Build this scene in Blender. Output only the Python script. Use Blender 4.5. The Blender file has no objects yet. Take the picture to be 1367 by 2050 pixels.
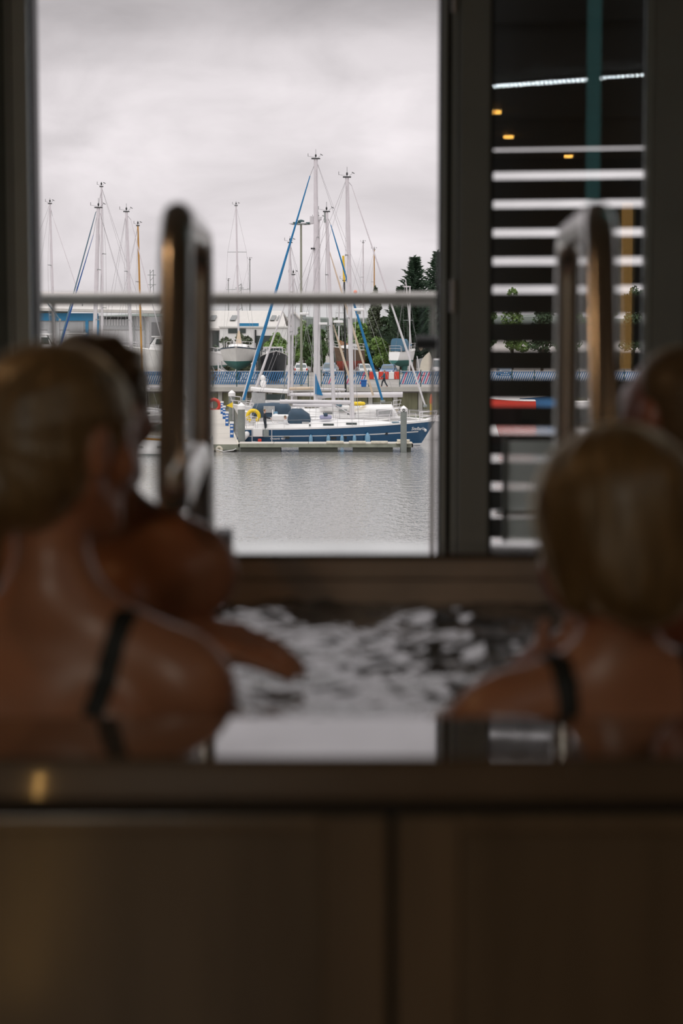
import bpy, math, random
import numpy as np
from mathutils import Vector, Matrix
random.seed(7); rng = np.random.default_rng(7)
R = math.radians; PI = math.pi
scene = bpy.context.scene; COL = scene.collection

# ------------------------------------------------------------------ camera
F = 4100.0                                   # focal length in pixels of the 1367 x 2050 frame
PITCH = math.atan(380.0 / F)                 # horizon lies 380 px above the centre
CAM = Vector((0, 0, 1.15))
cd = bpy.data.cameras.new('camera'); cam = bpy.data.objects.new('camera', cd); COL.objects.link(cam)
cd.sensor_fit = 'VERTICAL'; cd.sensor_height = 36.0; cd.lens = F / 2050 * 36.0
cd.clip_start = 0.05; cd.clip_end = 6000
cam.location = CAM; cam.rotation_euler = (PI / 2 - PITCH, 0, 0)
cd.dof.use_dof = True; cd.dof.focus_distance = 165.0; cd.dof.aperture_fstop = 3.1; cd.dof.aperture_blades = 9
scene.camera = cam
cP, sP = math.cos(PITCH), math.sin(PITCH)
def P(px, py, Y):
    """point of the photograph's pixel (px, py) on the vertical plane y = Y"""
    x = (px - 683.5) / F; v = (1025 - py) / F
    r = Vector((x, cP + v * sP, -sP + v * cP))
    return CAM + r * (Y / r.y)
def PX(px, Y, py=700): return P(px, py, Y).x
def PZ(py, Y): return P(683, py, Y).z

# ------------------------------------------------------------------ world: overcast sky
scene.view_settings.view_transform = 'Standard'; scene.view_settings.look = 'None'
scene.view_settings.gamma = 1; scene.view_settings.use_curve_mapping = False
scene.view_settings.exposure = 0.22
w = bpy.data.worlds.new('overcast_sky'); scene.world = w; w.use_nodes = True
nt = w.node_tree; nt.nodes.clear()
def N(t, **k):
    n = nt.nodes.new(t)
    for a, b in k.items(): setattr(n, a, b)
    return n
def lk(a, b): nt.links.new(a, b)
tc = N('ShaderNodeTexCoord'); sep = N('ShaderNodeSeparateXYZ'); lk(tc.outputs['Generated'], sep.inputs[0])
mp = N('ShaderNodeMapping'); mp.inputs['Scale'].default_value = (5, 5, 14); mp.inputs['Location'].default_value = (.35, .2, .5)
lk(tc.outputs['Generated'], mp.inputs[0])
n1 = N('ShaderNodeTexNoise'); n1.inputs['Scale'].default_value = 1.0; n1.inputs['Detail'].default_value = 7; n1.inputs['Roughness'].default_value = .55
lk(mp.outputs[0], n1.inputs['Vector'])
mp2 = N('ShaderNodeMapping'); mp2.inputs['Scale'].default_value = (11, 11, 25); mp2.inputs['Location'].default_value = (3.1, .2, 1.5)
lk(tc.outputs['Generated'], mp2.inputs[0])
n2 = N('ShaderNodeTexNoise'); n2.inputs['Scale'].default_value = 1.0; n2.inputs['Detail'].default_value = 8; n2.inputs['Roughness'].default_value = .5
n2.inputs['Distortion'].default_value = .5
lk(mp2.outputs[0], n2.inputs['Vector'])
# elevation bent by the noise, so the dark cloud base has a ragged edge
m1 = N('ShaderNodeMath', operation='SUBTRACT'); lk(n1.outputs['Fac'], m1.inputs[0]); m1.inputs[1].default_value = .5
m2 = N('ShaderNodeMath', operation='MULTIPLY_ADD'); lk(m1.outputs[0], m2.inputs[0]); m2.inputs[1].default_value = .05; lk(sep.outputs['Z'], m2.inputs[2])
ramp = N('ShaderNodeValToRGB'); lk(m2.outputs[0], ramp.inputs[0])
cr = ramp.color_ramp; cr.interpolation = 'EASE'
def g(v, t=0): return (v * 1.02, v * .955, v * .98, 1)
stops = [(0.0, .60), (.045, .62), (.085, .68), (.112, .65), (.124, .54), (.15, .39), (.24, .52), (.42, .95), (1.0, 1.45)]
while len(cr.elements) < len(stops): cr.elements.new(.5)
for e, (p, v) in zip(cr.elements, stops): e.position = p; e.color = g(v)
r2 = N('ShaderNodeMapRange'); lk(n2.outputs['Fac'], r2.inputs[0])
r2.inputs[1].default_value = .3; r2.inputs[2].default_value = .7; r2.inputs[3].default_value = .85; r2.inputs[4].default_value = 1.19
vm = N('ShaderNodeVectorMath', operation='SCALE'); lk(ramp.outputs[0], vm.inputs[0]); lk(r2.outputs[0], vm.inputs['Scale'])
bg = N('ShaderNodeBackground'); lk(vm.outputs[0], bg.inputs[0]); bg.inputs[1].default_value = 1.0
wo = N('ShaderNodeOutputWorld'); lk(bg.outputs[0], wo.inputs[0])
scene.cycles.max_bounces = 8; scene.cycles.transparent_max_bounces = 16
scene.cycles.sample_clamp_indirect = 4.0; scene.cycles.caustics_reflective = False; scene.cycles.caustics_refractive = False
# a faint, very soft sun behind the cloud deck
sl = bpy.data.lights.new('cloud_sun', 'SUN'); sl.energy = .55; sl.angle = R(50); sl.color = (1, .98, .95)
so = bpy.data.objects.new('cloud_sun', sl); COL.objects.link(so); so.rotation_euler = (R(38), R(-22), 0)

# ------------------------------------------------------------------ materials
MATS = {}
def mat(name, col, rough=.6, metal=0, var=.12, scale=8, bump=0, spec=.5, trans=0, sss=0, emit=None, es=0, coat=0, stretch=None, bscale=None, ior=None):
    if name in MATS: return MATS[name]
    m = bpy.data.materials.new(name); m.use_nodes = True; t = m.node_tree; n = t.nodes; l = t.links
    b = n['Principled BSDF']
    b.inputs['Roughness'].default_value = rough; b.inputs['Metallic'].default_value = metal
    b.inputs['Specular IOR Level'].default_value = spec
    if ior: b.inputs['IOR'].default_value = ior
    b.inputs['Transmission Weight'].default_value = trans
    b.inputs['Coat Weight'].default_value = coat
    if sss:
        b.inputs['Subsurface Weight'].default_value = sss; b.inputs['Subsurface Radius'].default_value = (.02, .008, .004)
        b.inputs['Subsurface Scale'].default_value = .6
    tc = n.new('ShaderNodeTexCoord'); mp = n.new('ShaderNodeMapping'); l.new(tc.outputs['Object'], mp.inputs[0])
    if stretch: mp.inputs['Scale'].default_value = stretch
    nz = n.new('ShaderNodeTexNoise'); nz.inputs['Scale'].default_value = scale; nz.inputs['Detail'].default_value = 5
    l.new(mp.outputs[0], nz.inputs['Vector'])
    mr = n.new('ShaderNodeMapRange'); l.new(nz.outputs['Fac'], mr.inputs[0])
    mr.inputs[1].default_value = .25; mr.inputs[2].default_value = .75; mr.inputs[3].default_value = 1 - var; mr.inputs[4].default_value = 1 + var
    vm = n.new('ShaderNodeVectorMath'); vm.operation = 'SCALE'; vm.inputs[0].default_value = col[:3]; l.new(mr.outputs[0], vm.inputs['Scale'])
    l.new(vm.outputs[0], b.inputs['Base Color'])
    if bump:
        nb = nz
        if bscale:
            nb = n.new('ShaderNodeTexNoise'); nb.inputs['Scale'].default_value = bscale; nb.inputs['Detail'].default_value = 4; l.new(mp.outputs[0], nb.inputs['Vector'])
        bp = n.new('ShaderNodeBump'); bp.inputs['Strength'].default_value = bump; bp.inputs['Distance'].default_value = .02
        l.new(nb.outputs['Fac'], bp.inputs['Height']); l.new(bp.outputs[0], b.inputs['Normal'])
    if emit:
        b.inputs['Emission Color'].default_value = (*emit, 1); b.inputs['Emission Strength'].default_value = es
    MATS[name] = m; return m
def sheen(m, w, rgh, tint):
    b = m.node_tree.nodes['Principled BSDF']; b.inputs['Sheen Weight'].default_value = w; b.inputs['Sheen Roughness'].default_value = rgh; b.inputs['Sheen Tint'].default_value = (*tint, 1)
def glass_mat(name, tint, refl):
    m = bpy.data.materials.new(name); m.use_nodes = True; t = m.node_tree; n = t.nodes; l = t.links; n.remove(n['Principled BSDF'])
    tr = n.new('ShaderNodeBsdfTransparent'); tr.inputs[0].default_value = (*tint, 1)
    gl = n.new('ShaderNodeBsdfGlossy'); gl.inputs['Roughness'].default_value = 0.0
    fr = n.new('ShaderNodeFresnel'); fr.inputs[0].default_value = 1.5
    mu = n.new('ShaderNodeMath'); mu.operation = 'MULTIPLY'; mu.inputs[1].default_value = refl; l.new(fr.outputs[0], mu.inputs[0])
    mx = n.new('ShaderNodeMixShader'); l.new(mu.outputs[0], mx.inputs[0]); l.new(tr.outputs[0], mx.inputs[1]); l.new(gl.outputs[0], mx.inputs[2])
    l.new(mx.outputs[0], n['Material Output'].inputs[0]); MATS[name] = m; return m

M = {}
M['wall'] = mat('warm_grey_plaster', (.24, .21, .17), .8, var=.08)
M['ceil'] = mat('dark_ceiling_paint', (.30, .26, .20), .6, var=.05)
M['wall_dk'] = mat('charcoal_plaster', (.21, .25, .25), .8, var=.08)
M['floor'] = mat('wood_floor', (.20, .125, .07), .4, var=.25, scale=3, stretch=(12, 1, 1))
M['frame'] = mat('anthracite_frame', (.46, .52, .54), .45, var=.08, scale=4)
M['frame_lt'] = mat('grey_aluminium_frame', (.74, .84, .87), .4, metal=.0, var=.06)
M['frame_dk'] = mat('black_gasket', (.012, .013, .012), .5)
M['steel'] = mat('brushed_steel', (.74, .72, .70), .22, metal=1, var=.05, scale=30)
M['rail'] = mat('grey_rail_steel', (.42, .41, .38), .42, metal=.45, var=.08, scale=20)
M['rim'] = mat('wet_dark_rim', (.095, .066, .043), .07, var=.2, scale=5, coat=1.0, spec=.6)
M['cab'] = mat('brown_cabinet_board', (.150, .103, .062), .17, var=.22, scale=1.6, stretch=(9, 9, 1), bump=.02)
M['cab_in'] = mat('brown_cabinet_inset', (.128, .090, .055), .18, var=.22, scale=1.6, stretch=(9, 9, 1), bump=.02)
M['tubin'] = mat('brown_acrylic_liner', (.60, .49, .40), .35, var=.2, scale=6)
M['skin'] = mat('tanned_skin', (.47, .21, .115), .42, var=.10, scale=14, sss=.12)
M['skin2'] = mat('ruddy_skin', (.44, .165, .10), .40, var=.12, scale=14, sss=.12)
M['hair_db'] = mat('dark_blond_hair', (.165, .115, .065), .36, var=.5, scale=26, stretch=(3, 1, .5), bump=.6, spec=.7)
M['hair_bl'] = mat('blond_hair', (.16, .108, .056), .36, var=.5, scale=26, stretch=(3, 1, .5), bump=.6, spec=.7)
M['hair_br'] = mat('brown_hair', (.060, .035, .020), .5, var=.4, scale=40, bump=.6)
M['hair_gr'] = mat('cropped_greybrown_hair', (.14, .095, .06), .6, var=.3, scale=60, bump=.3)
for k_ in ('hair_db', 'hair_bl', 'hair_br', 'hair_gr', 'skin', 'skin2'):
    b_ = M[k_].node_tree.nodes['Principled BSDF']; b_.inputs['Coat Weight'].default_value = .75 if k_[0] == 'h' else .35; b_.inputs['Coat Roughness'].default_value = .34 if k_[0] == 'h' else .28
    if k_[0] == 'h': b_.inputs['Coat Tint'].default_value = (1, .86, .58, 1)
for k_ in ('hair_db', 'hair_bl', 'hair_br', 'hair_gr'): sheen(M[k_], 1.0, .32, (1, .88, .62))
for k_ in ('skin', 'skin2'): sheen(M[k_], .35, .3, (1, .85, .7))
M['black_cloth'] = mat('black_swimsuit', (.008, .010, .008), .6, var=.1)
M['eye'] = mat('eye_white', (.7, .68, .64), .2, var=.03)
M['warm_lamp'] = mat('warm_lamp_glow', (1, .7, .3), .5, emit=(1, .50, .10), es=13)
M['strip_lamp'] = mat('cool_led_glow', (1, 1, 1), .5, emit=(.85, .95, 1), es=16)
M['teal_lamp'] = mat('teal_tube_glow', (.1, .5, .5), .5, emit=(.16, .42, .42), es=.55)
M['gold_lamp'] = mat('amber_wall_glow', (1, .6, .2), .5, emit=(1, .55, .16), es=1.1)
M['floor_lamp'] = mat('amber_floor_glow', (1, .6, .2), .5, emit=(1, .55, .16), es=3.2)
M['white'] = mat('white_gelcoat', (.82, .80, .79), .30, var=.04, scale=1.5)
M['offwhite'] = mat('offwhite_deck', (.74, .72, .69), .5, var=.06, scale=2)
M['cream'] = mat('cream_gelcoat', (.66, .60, .50), .4, var=.08, scale=2)
M['alu'] = mat('white_mast_alloy', (.64, .61, .625), .35, var=.05, scale=2)
M['alu_dk'] = mat('grey_alloy', (.28, .30, .29), .4, metal=.3, var=.1)
M['wire'] = mat('stay_wire', (.34, .33, .34), .5)
M['navyhull'] = mat('navy_blue_hull', (.006, .070, .165), .18, var=.10, scale=.8, coat=.4)
M['navycloth'] = mat('slate_navy_canvas', (.035, .065, .100), .8, var=.15, scale=3)
M['bluesail'] = mat('bright_blue_sailcover', (.008, .16, .36), .7, var=.12, scale=2)
M['blue2'] = mat('royal_blue_sailcover', (.010, .075, .27), .7, var=.1, scale=2)
M['greyblue'] = mat('grey_blue_sailcover', (.10, .17, .22), .7, var=.1, scale=2)
M['tan'] = mat('tan_sailcover', (.60, .48, .36), .75, var=.1, scale=2)
M['wood'] = mat('varnished_wood', (.46, .24, .055), .4, var=.2, scale=3, stretch=(4, 4, .3))
M['dark'] = mat('black_fitting', (.015, .018, .018), .5)
M['win'] = mat('smoked_boat_window', (.045, .060, .058), .12, var=.1)
M['wingreen'] = mat('green_tinted_window', (.16, .25, .22), .10, var=.1)
M['vinyl'] = mat('clear_vinyl_window', (.42, .42, .42), .25, var=.12, scale=4)
M['green_af'] = mat('green_antifouling', (.035, .14, .125), .7, var=.2)
M['red_af'] = mat('red_antifouling', (.33, .065, .045), .7, var=.25)
M['black_af'] = mat('black_hull', (.016, .020, .027), .45, var=.15)
M['brown_hull'] = mat('brown_planked_hull', (.17, .11, .075), .6, var=.3, scale=3, stretch=(1, 1, 8))
M['fender'] = mat('blue_fender_vinyl', (.17, .33, .47), .5, var=.08)
M['cream_fender'] = mat('cream_fender_pad', (.66, .60, .49), .7, var=.15, scale=6)
M['yellow'] = mat('yellow_foam', (.85, .58, .02), .6, var=.08)
M['orange'] = mat('orange_buoy_vinyl', (.85, .14, .02), .5, var=.06)
M['red'] = mat('red_plastic', (.60, .045, .025), .5, var=.1)
M['deckwood'] = mat('weathered_deck_boards', (.50, .46, .41), .75, var=.14, scale=1.2, stretch=(.6, 9, 1))
M['pontedge'] = mat('algae_stained_beam', (.25, .26, .205), .8, var=.25, scale=2)
M['float'] = mat('dark_concrete_float', (.055, .058, .045), .7, var=.3, scale=1.5)
M['pile'] = mat('grey_steel_pile', (.20, .215, .20), .6, var=.2, scale=1.2)
M['conc'] = mat('quay_concrete', (.42, .40, .365), .85, var=.15, scale=.6)
M['weed'] = mat('weedy_sheet_piling', (.22, .215, .135), .9, var=.4, scale=.8, stretch=(2, 2, .4))
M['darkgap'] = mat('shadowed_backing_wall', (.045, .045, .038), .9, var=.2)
M['tarmac'] = mat('yard_tarmac', (.30, .28, .26), .9, var=.2, scale=.3)
M['fenceblue'] = mat('blue_fence_paint', (.035, .15, .33), .6, var=.1)
M['fencegreen'] = mat('dark_green_post', (.02, .07, .07), .6)
M['pink'] = mat('magenta_fence_paint', (.45, .05, .16), .6, var=.1)
M['pedestal'] = mat('blue_pedestal_paint', (.015, .12, .40), .4, var=.06)
M['roof'] = mat('pale_metal_roof', (.56, .53, .50), .6, var=.05, scale=.3, stretch=(8, 1, 1))
M['clad'] = mat('pale_grey_cladding', (.58, .57, .58), .7, var=.05, scale=.5, stretch=(12, 1, .5))
M['clad2'] = mat('grey_rib_cladding', (.42, .42, .43), .7, var=.12, scale=1.5, stretch=(12, 1, .2))
M['bluefascia'] = mat('blue_fascia_sheet', (.02, .22, .43), .5, var=.05)
M['leaf'] = mat('fresh_green_leaves', (.14, .23, .055), .7, var=.6, scale=.9)
M['leaf2'] = mat('mid_green_leaves', (.085, .155, .05), .7, var=.6, scale=.9)
M['leaf3'] = mat('deep_green_leaves', (.048, .085, .040), .7, var=.5, scale=.9)
M['leaf4'] = mat('olive_grey_leaves', (.115, .14, .085), .7, var=.5, scale=.9)
M['needle'] = mat('conifer_needles', (.030, .062, .032), .7, var=.5, scale=.8)
M['bark'] = mat('tree_bark', (.09, .07, .05), .9, var=.3, scale=4)
M['hill'] = mat('distant_hill_woods', (.16, .185, .165), .95, var=.25, scale=.02)
M['cloth_dk'] = mat('dark_jacket_cloth', (.02, .027, .036), .8)
M['cloth_wh'] = mat('white_shirt_cloth', (.75, .74, .76), .8, var=.05)
M['cloth_bl'] = mat('teal_top_cloth', (.04, .12, .16), .8)
M['skin_pale'] = mat('pale_skin', (.62, .36, .27), .5)
M['carwhite'] = mat('white_car_paint', (.78, .77, .77), .25, var=.03, coat=.5)
M['carsilver'] = mat('silver_car_paint', (.45, .47, .48), .28, metal=.3, var=.03, coat=.5)
M['carblue'] = mat('blue_car_paint', (.05, .13, .26), .25, var=.03, coat=.5)
M['carbluegrey'] = mat('grey_blue_car_paint', (.14, .21, .29), .28, var=.03, coat=.5)
M['carglass'] = mat('car_window_glass', (.10, .13, .14), .08)
M['tyre'] = mat('black_tyre', (.02, .02, .02), .8)
M['lampred'] = mat('red_tail_lamp', (.5, .03, .02), .3)
M['lampclear'] = mat('clear_headlamp', (.75, .75, .72), .15)
M['plate'] = mat('plain_plate', (.8, .8, .75), .5, var=.02)
M['beacon'] = mat('yellow_beacon_paint', (.72, .48, .04), .6, var=.1)
M['slat'] = mat('black_louvre_slat', (.028, .028, .026), .5, var=.1)
M['frost'] = mat('frosted_pale_panel', (.42, .45, .43), .6, var=.04)
M['hinge'] = mat('silver_hinge', (.92, .92, .91), .5, metal=0, var=.04)
glass_mat('clear_balustrade_glass', (.97, .99, .98), .55)
glass_mat('door_glass', (.985, .99, .985), 1.4)
# marina water
def water_mat(name, col, rough, s1, s2, strength, dist, stretch):
    m = mat(name, col, rough, var=.05, spec=.5, ior=1.33 if name == 'marina_water' else 1.5); t = m.node_tree; n = t.nodes; l = t.links; b = n['Principled BSDF']
    tc = n.new('ShaderNodeTexCoord'); mp = n.new('ShaderNodeMapping'); mp.inputs['Scale'].default_value = stretch; l.new(tc.outputs['Object'], mp.inputs[0])
    a = n.new('ShaderNodeTexNoise'); a.inputs['Scale'].default_value = s1; a.inputs['Detail'].default_value = 3; l.new(mp.outputs[0], a.inputs['Vector'])
    c = n.new('ShaderNodeTexNoise'); c.inputs['Scale'].default_value = s2; c.inputs['Detail'].default_value = 2; l.new(mp.outputs[0], c.inputs['Vector'])
    ad = n.new('ShaderNodeMath'); ad.operation = 'MULTIPLY_ADD'; l.new(c.outputs['Fac'], ad.inputs[0]); ad.inputs[1].default_value = .5; l.new(a.outputs['Fac'], ad.inputs[2])
    bp = n.new('ShaderNodeBump'); bp.inputs['Strength'].default_value = strength; bp.inputs['Distance'].default_value = dist
    l.new(ad.outputs[0], bp.inputs['Height']); l.new(bp.outputs[0], b.inputs['Normal']); return m
M['sea'] = water_mat('marina_water', (.30, .292, .285), .04, 1.7, 4.6, .6, .075, (1.5, .55, 1))
M['tubwater'] = water_mat('tub_water', (.10, .10, .098), .03, 12, 34, .25, .012, (1, 1, 1))

# ------------------------------------------------------------------ mesh helpers
class MB:
    def __init__(s, T=None): s.v = []; s.f = []; s.T = T
    def add(s, vs, fs):
        o = len(s.v)
        for p in vs:
            p = Vector(p); s.v.append(s.T @ p if s.T else p)
        s.f += [tuple(i + o for i in q) for q in fs]; return s
    def box(s, c, d, rz=0, rx=0, ry=0):
        m = Matrix.Rotation(rz, 3, 'Z') @ Matrix.Rotation(ry, 3, 'Y') @ Matrix.Rotation(rx, 3, 'X'); c = Vector(c)
        vs = [c + m @ Vector((x * d[0] / 2, y * d[1] / 2, z * d[2] / 2)) for x in (-1, 1) for y in (-1, 1) for z in (-1, 1)]
        return s.add(vs, [(0, 1, 3, 2), (4, 6, 7, 5), (0, 4, 5, 1), (2, 3, 7, 6), (0, 2, 6, 4), (1, 5, 7, 3)])
    def bbox(s, a, b): return s.box([(a[i] + b[i]) / 2 for i in range(3)], [abs(b[i] - a[i]) for i in range(3)])
    def loft(s, rings, cap=True, closed=True):
        n = len(rings[0]); vs = [p for r in rings for p in r]; fs = []
        for i in range(len(rings) - 1):
            for j in range(n if closed else n - 1):
                k = (j + 1) % n; fs.append((i * n + j, i * n + k, (i + 1) * n + k, (i + 1) * n + j))
        if cap: fs.append(tuple(range(n - 1, -1, -1))); fs.append(tuple((len(rings) - 1) * n + j for j in range(n)))
        return s.add(vs, fs)
    def tube(s, pts, r, n=8, cap=True):
        pts = [Vector(p) for p in pts]; m = len(pts); rr = r if isinstance(r, (list, tuple)) else [r] * m
        if len(rr) != m: rr = [rr[0] + (rr[-1] - rr[0]) * i / (m - 1) for i in range(m)]
        rings = []; up = None
        for i, p in enumerate(pts):
            d = (pts[min(i + 1, m - 1)] - pts[max(i - 1, 0)]).normalized()
            if up is None:
                up = Vector((0, 0, 1)) if abs(d.z) < .9 else Vector((1, 0, 0))
            a = d.cross(up).normalized(); b = a.cross(d).normalized(); up = b
            rings.append([p + (a * math.cos(t) + b * math.sin(t)) * rr[i] for t in [2 * PI * k / n for k in range(n)]])
        return s.loft(rings, cap)
    def lathe(s, prof, n=16, c=(0, 0, 0), cap=True):
        c = Vector(c)
        return s.loft([[c + Vector((r * math.cos(2 * PI * k / n), r * math.sin(2 * PI * k / n), z)) for k in range(n)] for r, z in prof], cap)
    def ball(s, c, r, n=12, m=8):
        if not isinstance(r, (list, tuple)): r = (r, r, r)
        c = Vector(c); rings = []
        for i in range(m + 1):
            t = -PI / 2 + PI * (i if 0 < i < m else (.02 if i == 0 else m - .02)) / m
            rings.append([c + Vector((r[0] * math.cos(t) * math.cos(2 * PI * k / n), r[1] * math.cos(t) * math.sin(2 * PI * k / n), r[2] * math.sin(t))) for k in range(n)])
        return s.loft(rings)
    def torus(s, c, Rr, r, M3=None, n=24, k=8, a0=0, a1=2 * PI):
        c = Vector(c); M3 = M3 or Matrix.Identity(3); full = abs(a1 - a0 - 2 * PI) < 1e-6
        rings = []
        for i in range(n if full else n + 1):
            a = a0 + (a1 - a0) * i / n
            rings.append([c + M3 @ Vector(((Rr + r * math.cos(t)) * math.cos(a), (Rr + r * math.cos(t)) * math.sin(a), r * math.sin(t))) for t in [2 * PI * q / k for q in range(k)]])
        if full: rings.append(rings[0])
        return s.loft(rings, not full)
    def prism(s, poly, d):
        """polygon of 3-d points pushed along vector d"""
        d = Vector(d); return s.loft([[Vector(p) for p in poly], [Vector(p) + d for p in poly]])
    def build(s, name, m, parent=None, smooth=None, kind=None, bevel=0):
        me = bpy.data.meshes.new(name); me.from_pydata([tuple(p) for p in s.v], [], s.f); me.update()
        return link(name, me, m, parent, smooth, kind, bevel)
def link(name, me, m, parent=None, smooth=None, kind=None, bevel=0):
    import bmesh
    bm = bmesh.new(); bm.from_mesh(me); bmesh.ops.recalc_face_normals(bm, faces=bm.faces[:]); bm.to_mesh(me); bm.free()
    if smooth is not None:
        me.polygons.foreach_set('use_smooth', [True] * len(me.polygons))
        if smooth < 3: me.set_sharp_from_angle(angle=smooth)
    me.materials.append(m); o = bpy.data.objects.new(name, me); COL.objects.link(o)
    if parent: o.parent = parent
    if kind: o['kind'] = kind
    if bevel:
        b = o.modifiers.new('bevel', 'BEVEL'); b.width = bevel; b.segments = 2; b.limit_method = 'ANGLE'
    return o
def thing(name, label, cat, loc=(0, 0, 0), rz=0, group=None):
    o = bpy.data.objects.new(name, None); COL.objects.link(o); o.location = loc; o.rotation_euler = (0, 0, rz); o.empty_display_size = .2
    return tag(o, label, cat, group)
def tag(o, label, cat, group=None):
    o['label'] = label; o['category'] = cat
    if group: o['group'] = group
    return o
def struct(o, label=None):
    o['kind'] = 'structure'
    if label: o['label'] = label
    return o
def share(src, parent, loc, rz=0, name=None):
    o = src.copy(); COL.objects.link(o); o.parent = parent; o.location = loc; o.rotation_euler = (0, 0, rz); return o
def copy_tree(o, parent=None):
    c = o.copy(); COL.objects.link(c); c.parent = parent
    for ch in list(o.children): copy_tree(ch, c)
    return c
SM = R(40)
WZ = PZ(893, 149.0)                          # water level of the marina
QZ = PZ(775, 213.0)                          # top of the quay
# ================================================================== THE ROOM
FY = 6.30                                    # inner face of the glazed front
RX0, RX1, RY0, CH = -2.8, 2.9, -6.0, 2.62
def sbox(name, a, b, m, label=None, bevel=0): return struct(MB().bbox(a, b).build(name, m, bevel=bevel), label)
sbox('floor', (RX0, RY0, -.12), (RX1, FY + .12, 0), M['floor'])
sbox('ceiling', (RX0 - .1, RY0 - .1, CH), (RX1 + .1, FY + .14, CH + .15), M['ceil'])
sbox('wall_left', (RX0 - .12, RY0, -.12), (RX0, FY + .14, CH), M['wall'])
sbox('wall_right', (RX1, RY0, -.12), (RX1 + .12, FY + .14, CH), M['wall'])
sbox('wall_back', (RX0 - .12, RY0 - .12, -.12), (RX1 + .12, RY0, CH), M['wall'])
def fx(px): return PX(px, FY)
sbox('wall_front', (-1.25, FY, 0), (fx(22), FY + .14, CH), M['wall_dk'])
sbox('wall_front', (fx(1366), FY, 0), (1.32, FY + .14, CH), M['wall_dk'])
# unseen windows added on both sides to let more daylight in
for n_, (a, b) in ((2, (RX0, -1.25)), (3, (1.32, RX1))):
    f_ = MB()
    for x0, x1, z0, z1 in ((a, a + .07, 0, CH), (b - .07, b, 0, CH), (a, b, 0, .08), (a, b, 2.38, CH), ((a + b) / 2 - .03, (a + b) / 2 + .03, .08, 2.38)): f_.bbox((x0, FY, z0), (x1, FY + .12, z1))
    o_ = struct(f_.build(f'window_{n_}', M['frame']), ['dark framed window left of the opening, outside the picture', 'dark framed window right of the louvred panel, outside the picture'][n_ - 2])
    for x0, x1 in ((a + .07, (a + b) / 2 - .03), ((a + b) / 2 + .03, b - .07)): MB().bbox((x0, FY + .05, .08), (x1, FY + .058, 2.38)).build('pane', MATS['clear_balustrade_glass'], o_)
sbox('trim_1', (fx(22), FY, 2.38), (fx(1366), FY + .14, CH), M['frame'])
sbox('trim_2', (fx(22), FY + .02, -.02), (fx(1366), FY + .12, .02), M['frame'])
# left jamb of the opening
d1 = struct(MB().bbox((fx(22), FY - .03, 0), (fx(66), FY + .10, 2.38)).build('door_1', M['frame_lt'], bevel=.004), 'grey metal door jamb at the left edge of the opening')
MB().bbox((fx(66), FY + .0, 0), (fx(73.5), FY + .12, 2.38)).build('door_seal', M['frame_dk'], d1)
MB().bbox((fx(30), FY - .036, 0), (fx(33), FY - .03, 2.38)).build('door_groove', M['frame_dk'], d1)
# right door leaf: layered edge profile, stile, glass and louvres behind
d2 = struct(MB().bbox((fx(916), FY - .02, 0), (fx(978), FY + .10, 2.38)).build('door_2', M['frame'], bevel=.004), 'dark folding door stile right of the opening')
for a, b, y0, m in ((878, 884, .02, 'frame_dk'), (884, 892, .0, 'frame_lt'), (892, 904, .03, 'frame_dk'), (904, 912, .0, 'frame_lt'), (912, 916, .03, 'frame_dk')):
    MB().bbox((fx(a), FY + y0, 0), (fx(b), FY + .10, 2.38)).build('edge_profile', M[m], d2)
for z0, z1 in ((PZ(625, FY), PZ(560, FY)), (PZ(26, FY), PZ(-40, FY)), (.20, .30)):
    MB().tube([(fx(906), FY - .012, z0), (fx(906), FY - .012, z1)], .008, 10).build('hinge', M['hinge'], d2, smooth=SM)
MB().bbox((fx(978), FY + .01, 0), (fx(986), FY + .09, 2.38)).build('glazing_bead', M['frame_dk'], d2)
wn = struct(MB().bbox((fx(1300), FY - .02, 0), (fx(1366), FY + .10, 2.38)).build('window_1', M['frame'], bevel=.004), 'dark frame on the right of the louvred glass panel')
MB().bbox((fx(1291), FY + .01, 0), (fx(1300), FY + .09, 2.38)).build('glazing_bead', M['frame_lt'], wn)
GY = FY + .06
MB().bbox((fx(984), GY, .05), (fx(1294), GY + .008, 2.38)).build('pane', MATS['door_glass'], wn)
MB().bbox((fx(980), FY, 0), (fx(1300), FY + .10, .06)).build('bottom_rail', M['frame'], wn)
# louvre screen standing just outside the pane, turned a little
LY = 6.58; lw = .50
ls = thing('louvre_screen', 'black horizontal louvre screen behind the glass panel on the right', 'louvre screen', (PX(1131, LY), LY, 0), R(-10))
pitch = 56.3 / F * LY; z = PZ(283, LY) - .012
sm = None; k = 0
while z - pitch > .06:
    zc = z - pitch / 2 - .004
    if sm is None:
        sm = MB().loft([[(x, .010 + s * .004, -.0325), (x, -.006, -.0325), (x, -.016, .0325), (x, -.004, .0325)] for x, s in ((-lw / 2, 0), (lw / 2, 0))]).build('slat', M['slat'], ls)
        sm.location = (0, 0, zc)
    else: share(sm, ls, (0, 0, zc))
    z -= pitch
for sx in (-1, 1):
    MB().bbox((sx * (lw / 2 + .001), -.03, .0), (sx * (lw / 2 + .014), .02, 2.3)).build('side_rail', M['slat'], ls)
MB().bbox((-lw / 2, -.015, PZ(283, LY) - .02), (lw / 2, .015, 2.50)).build('header_panel', M['slat'], ls)
for i in range(5):
    zz = PZ(283, LY) + .07 + i * .15
    MB().bbox((-lw / 2 + .01, -.024, zz), (lw / 2 - .01, -.016, zz + .12)).build('closed_slat', M['slat'], ls)
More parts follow.
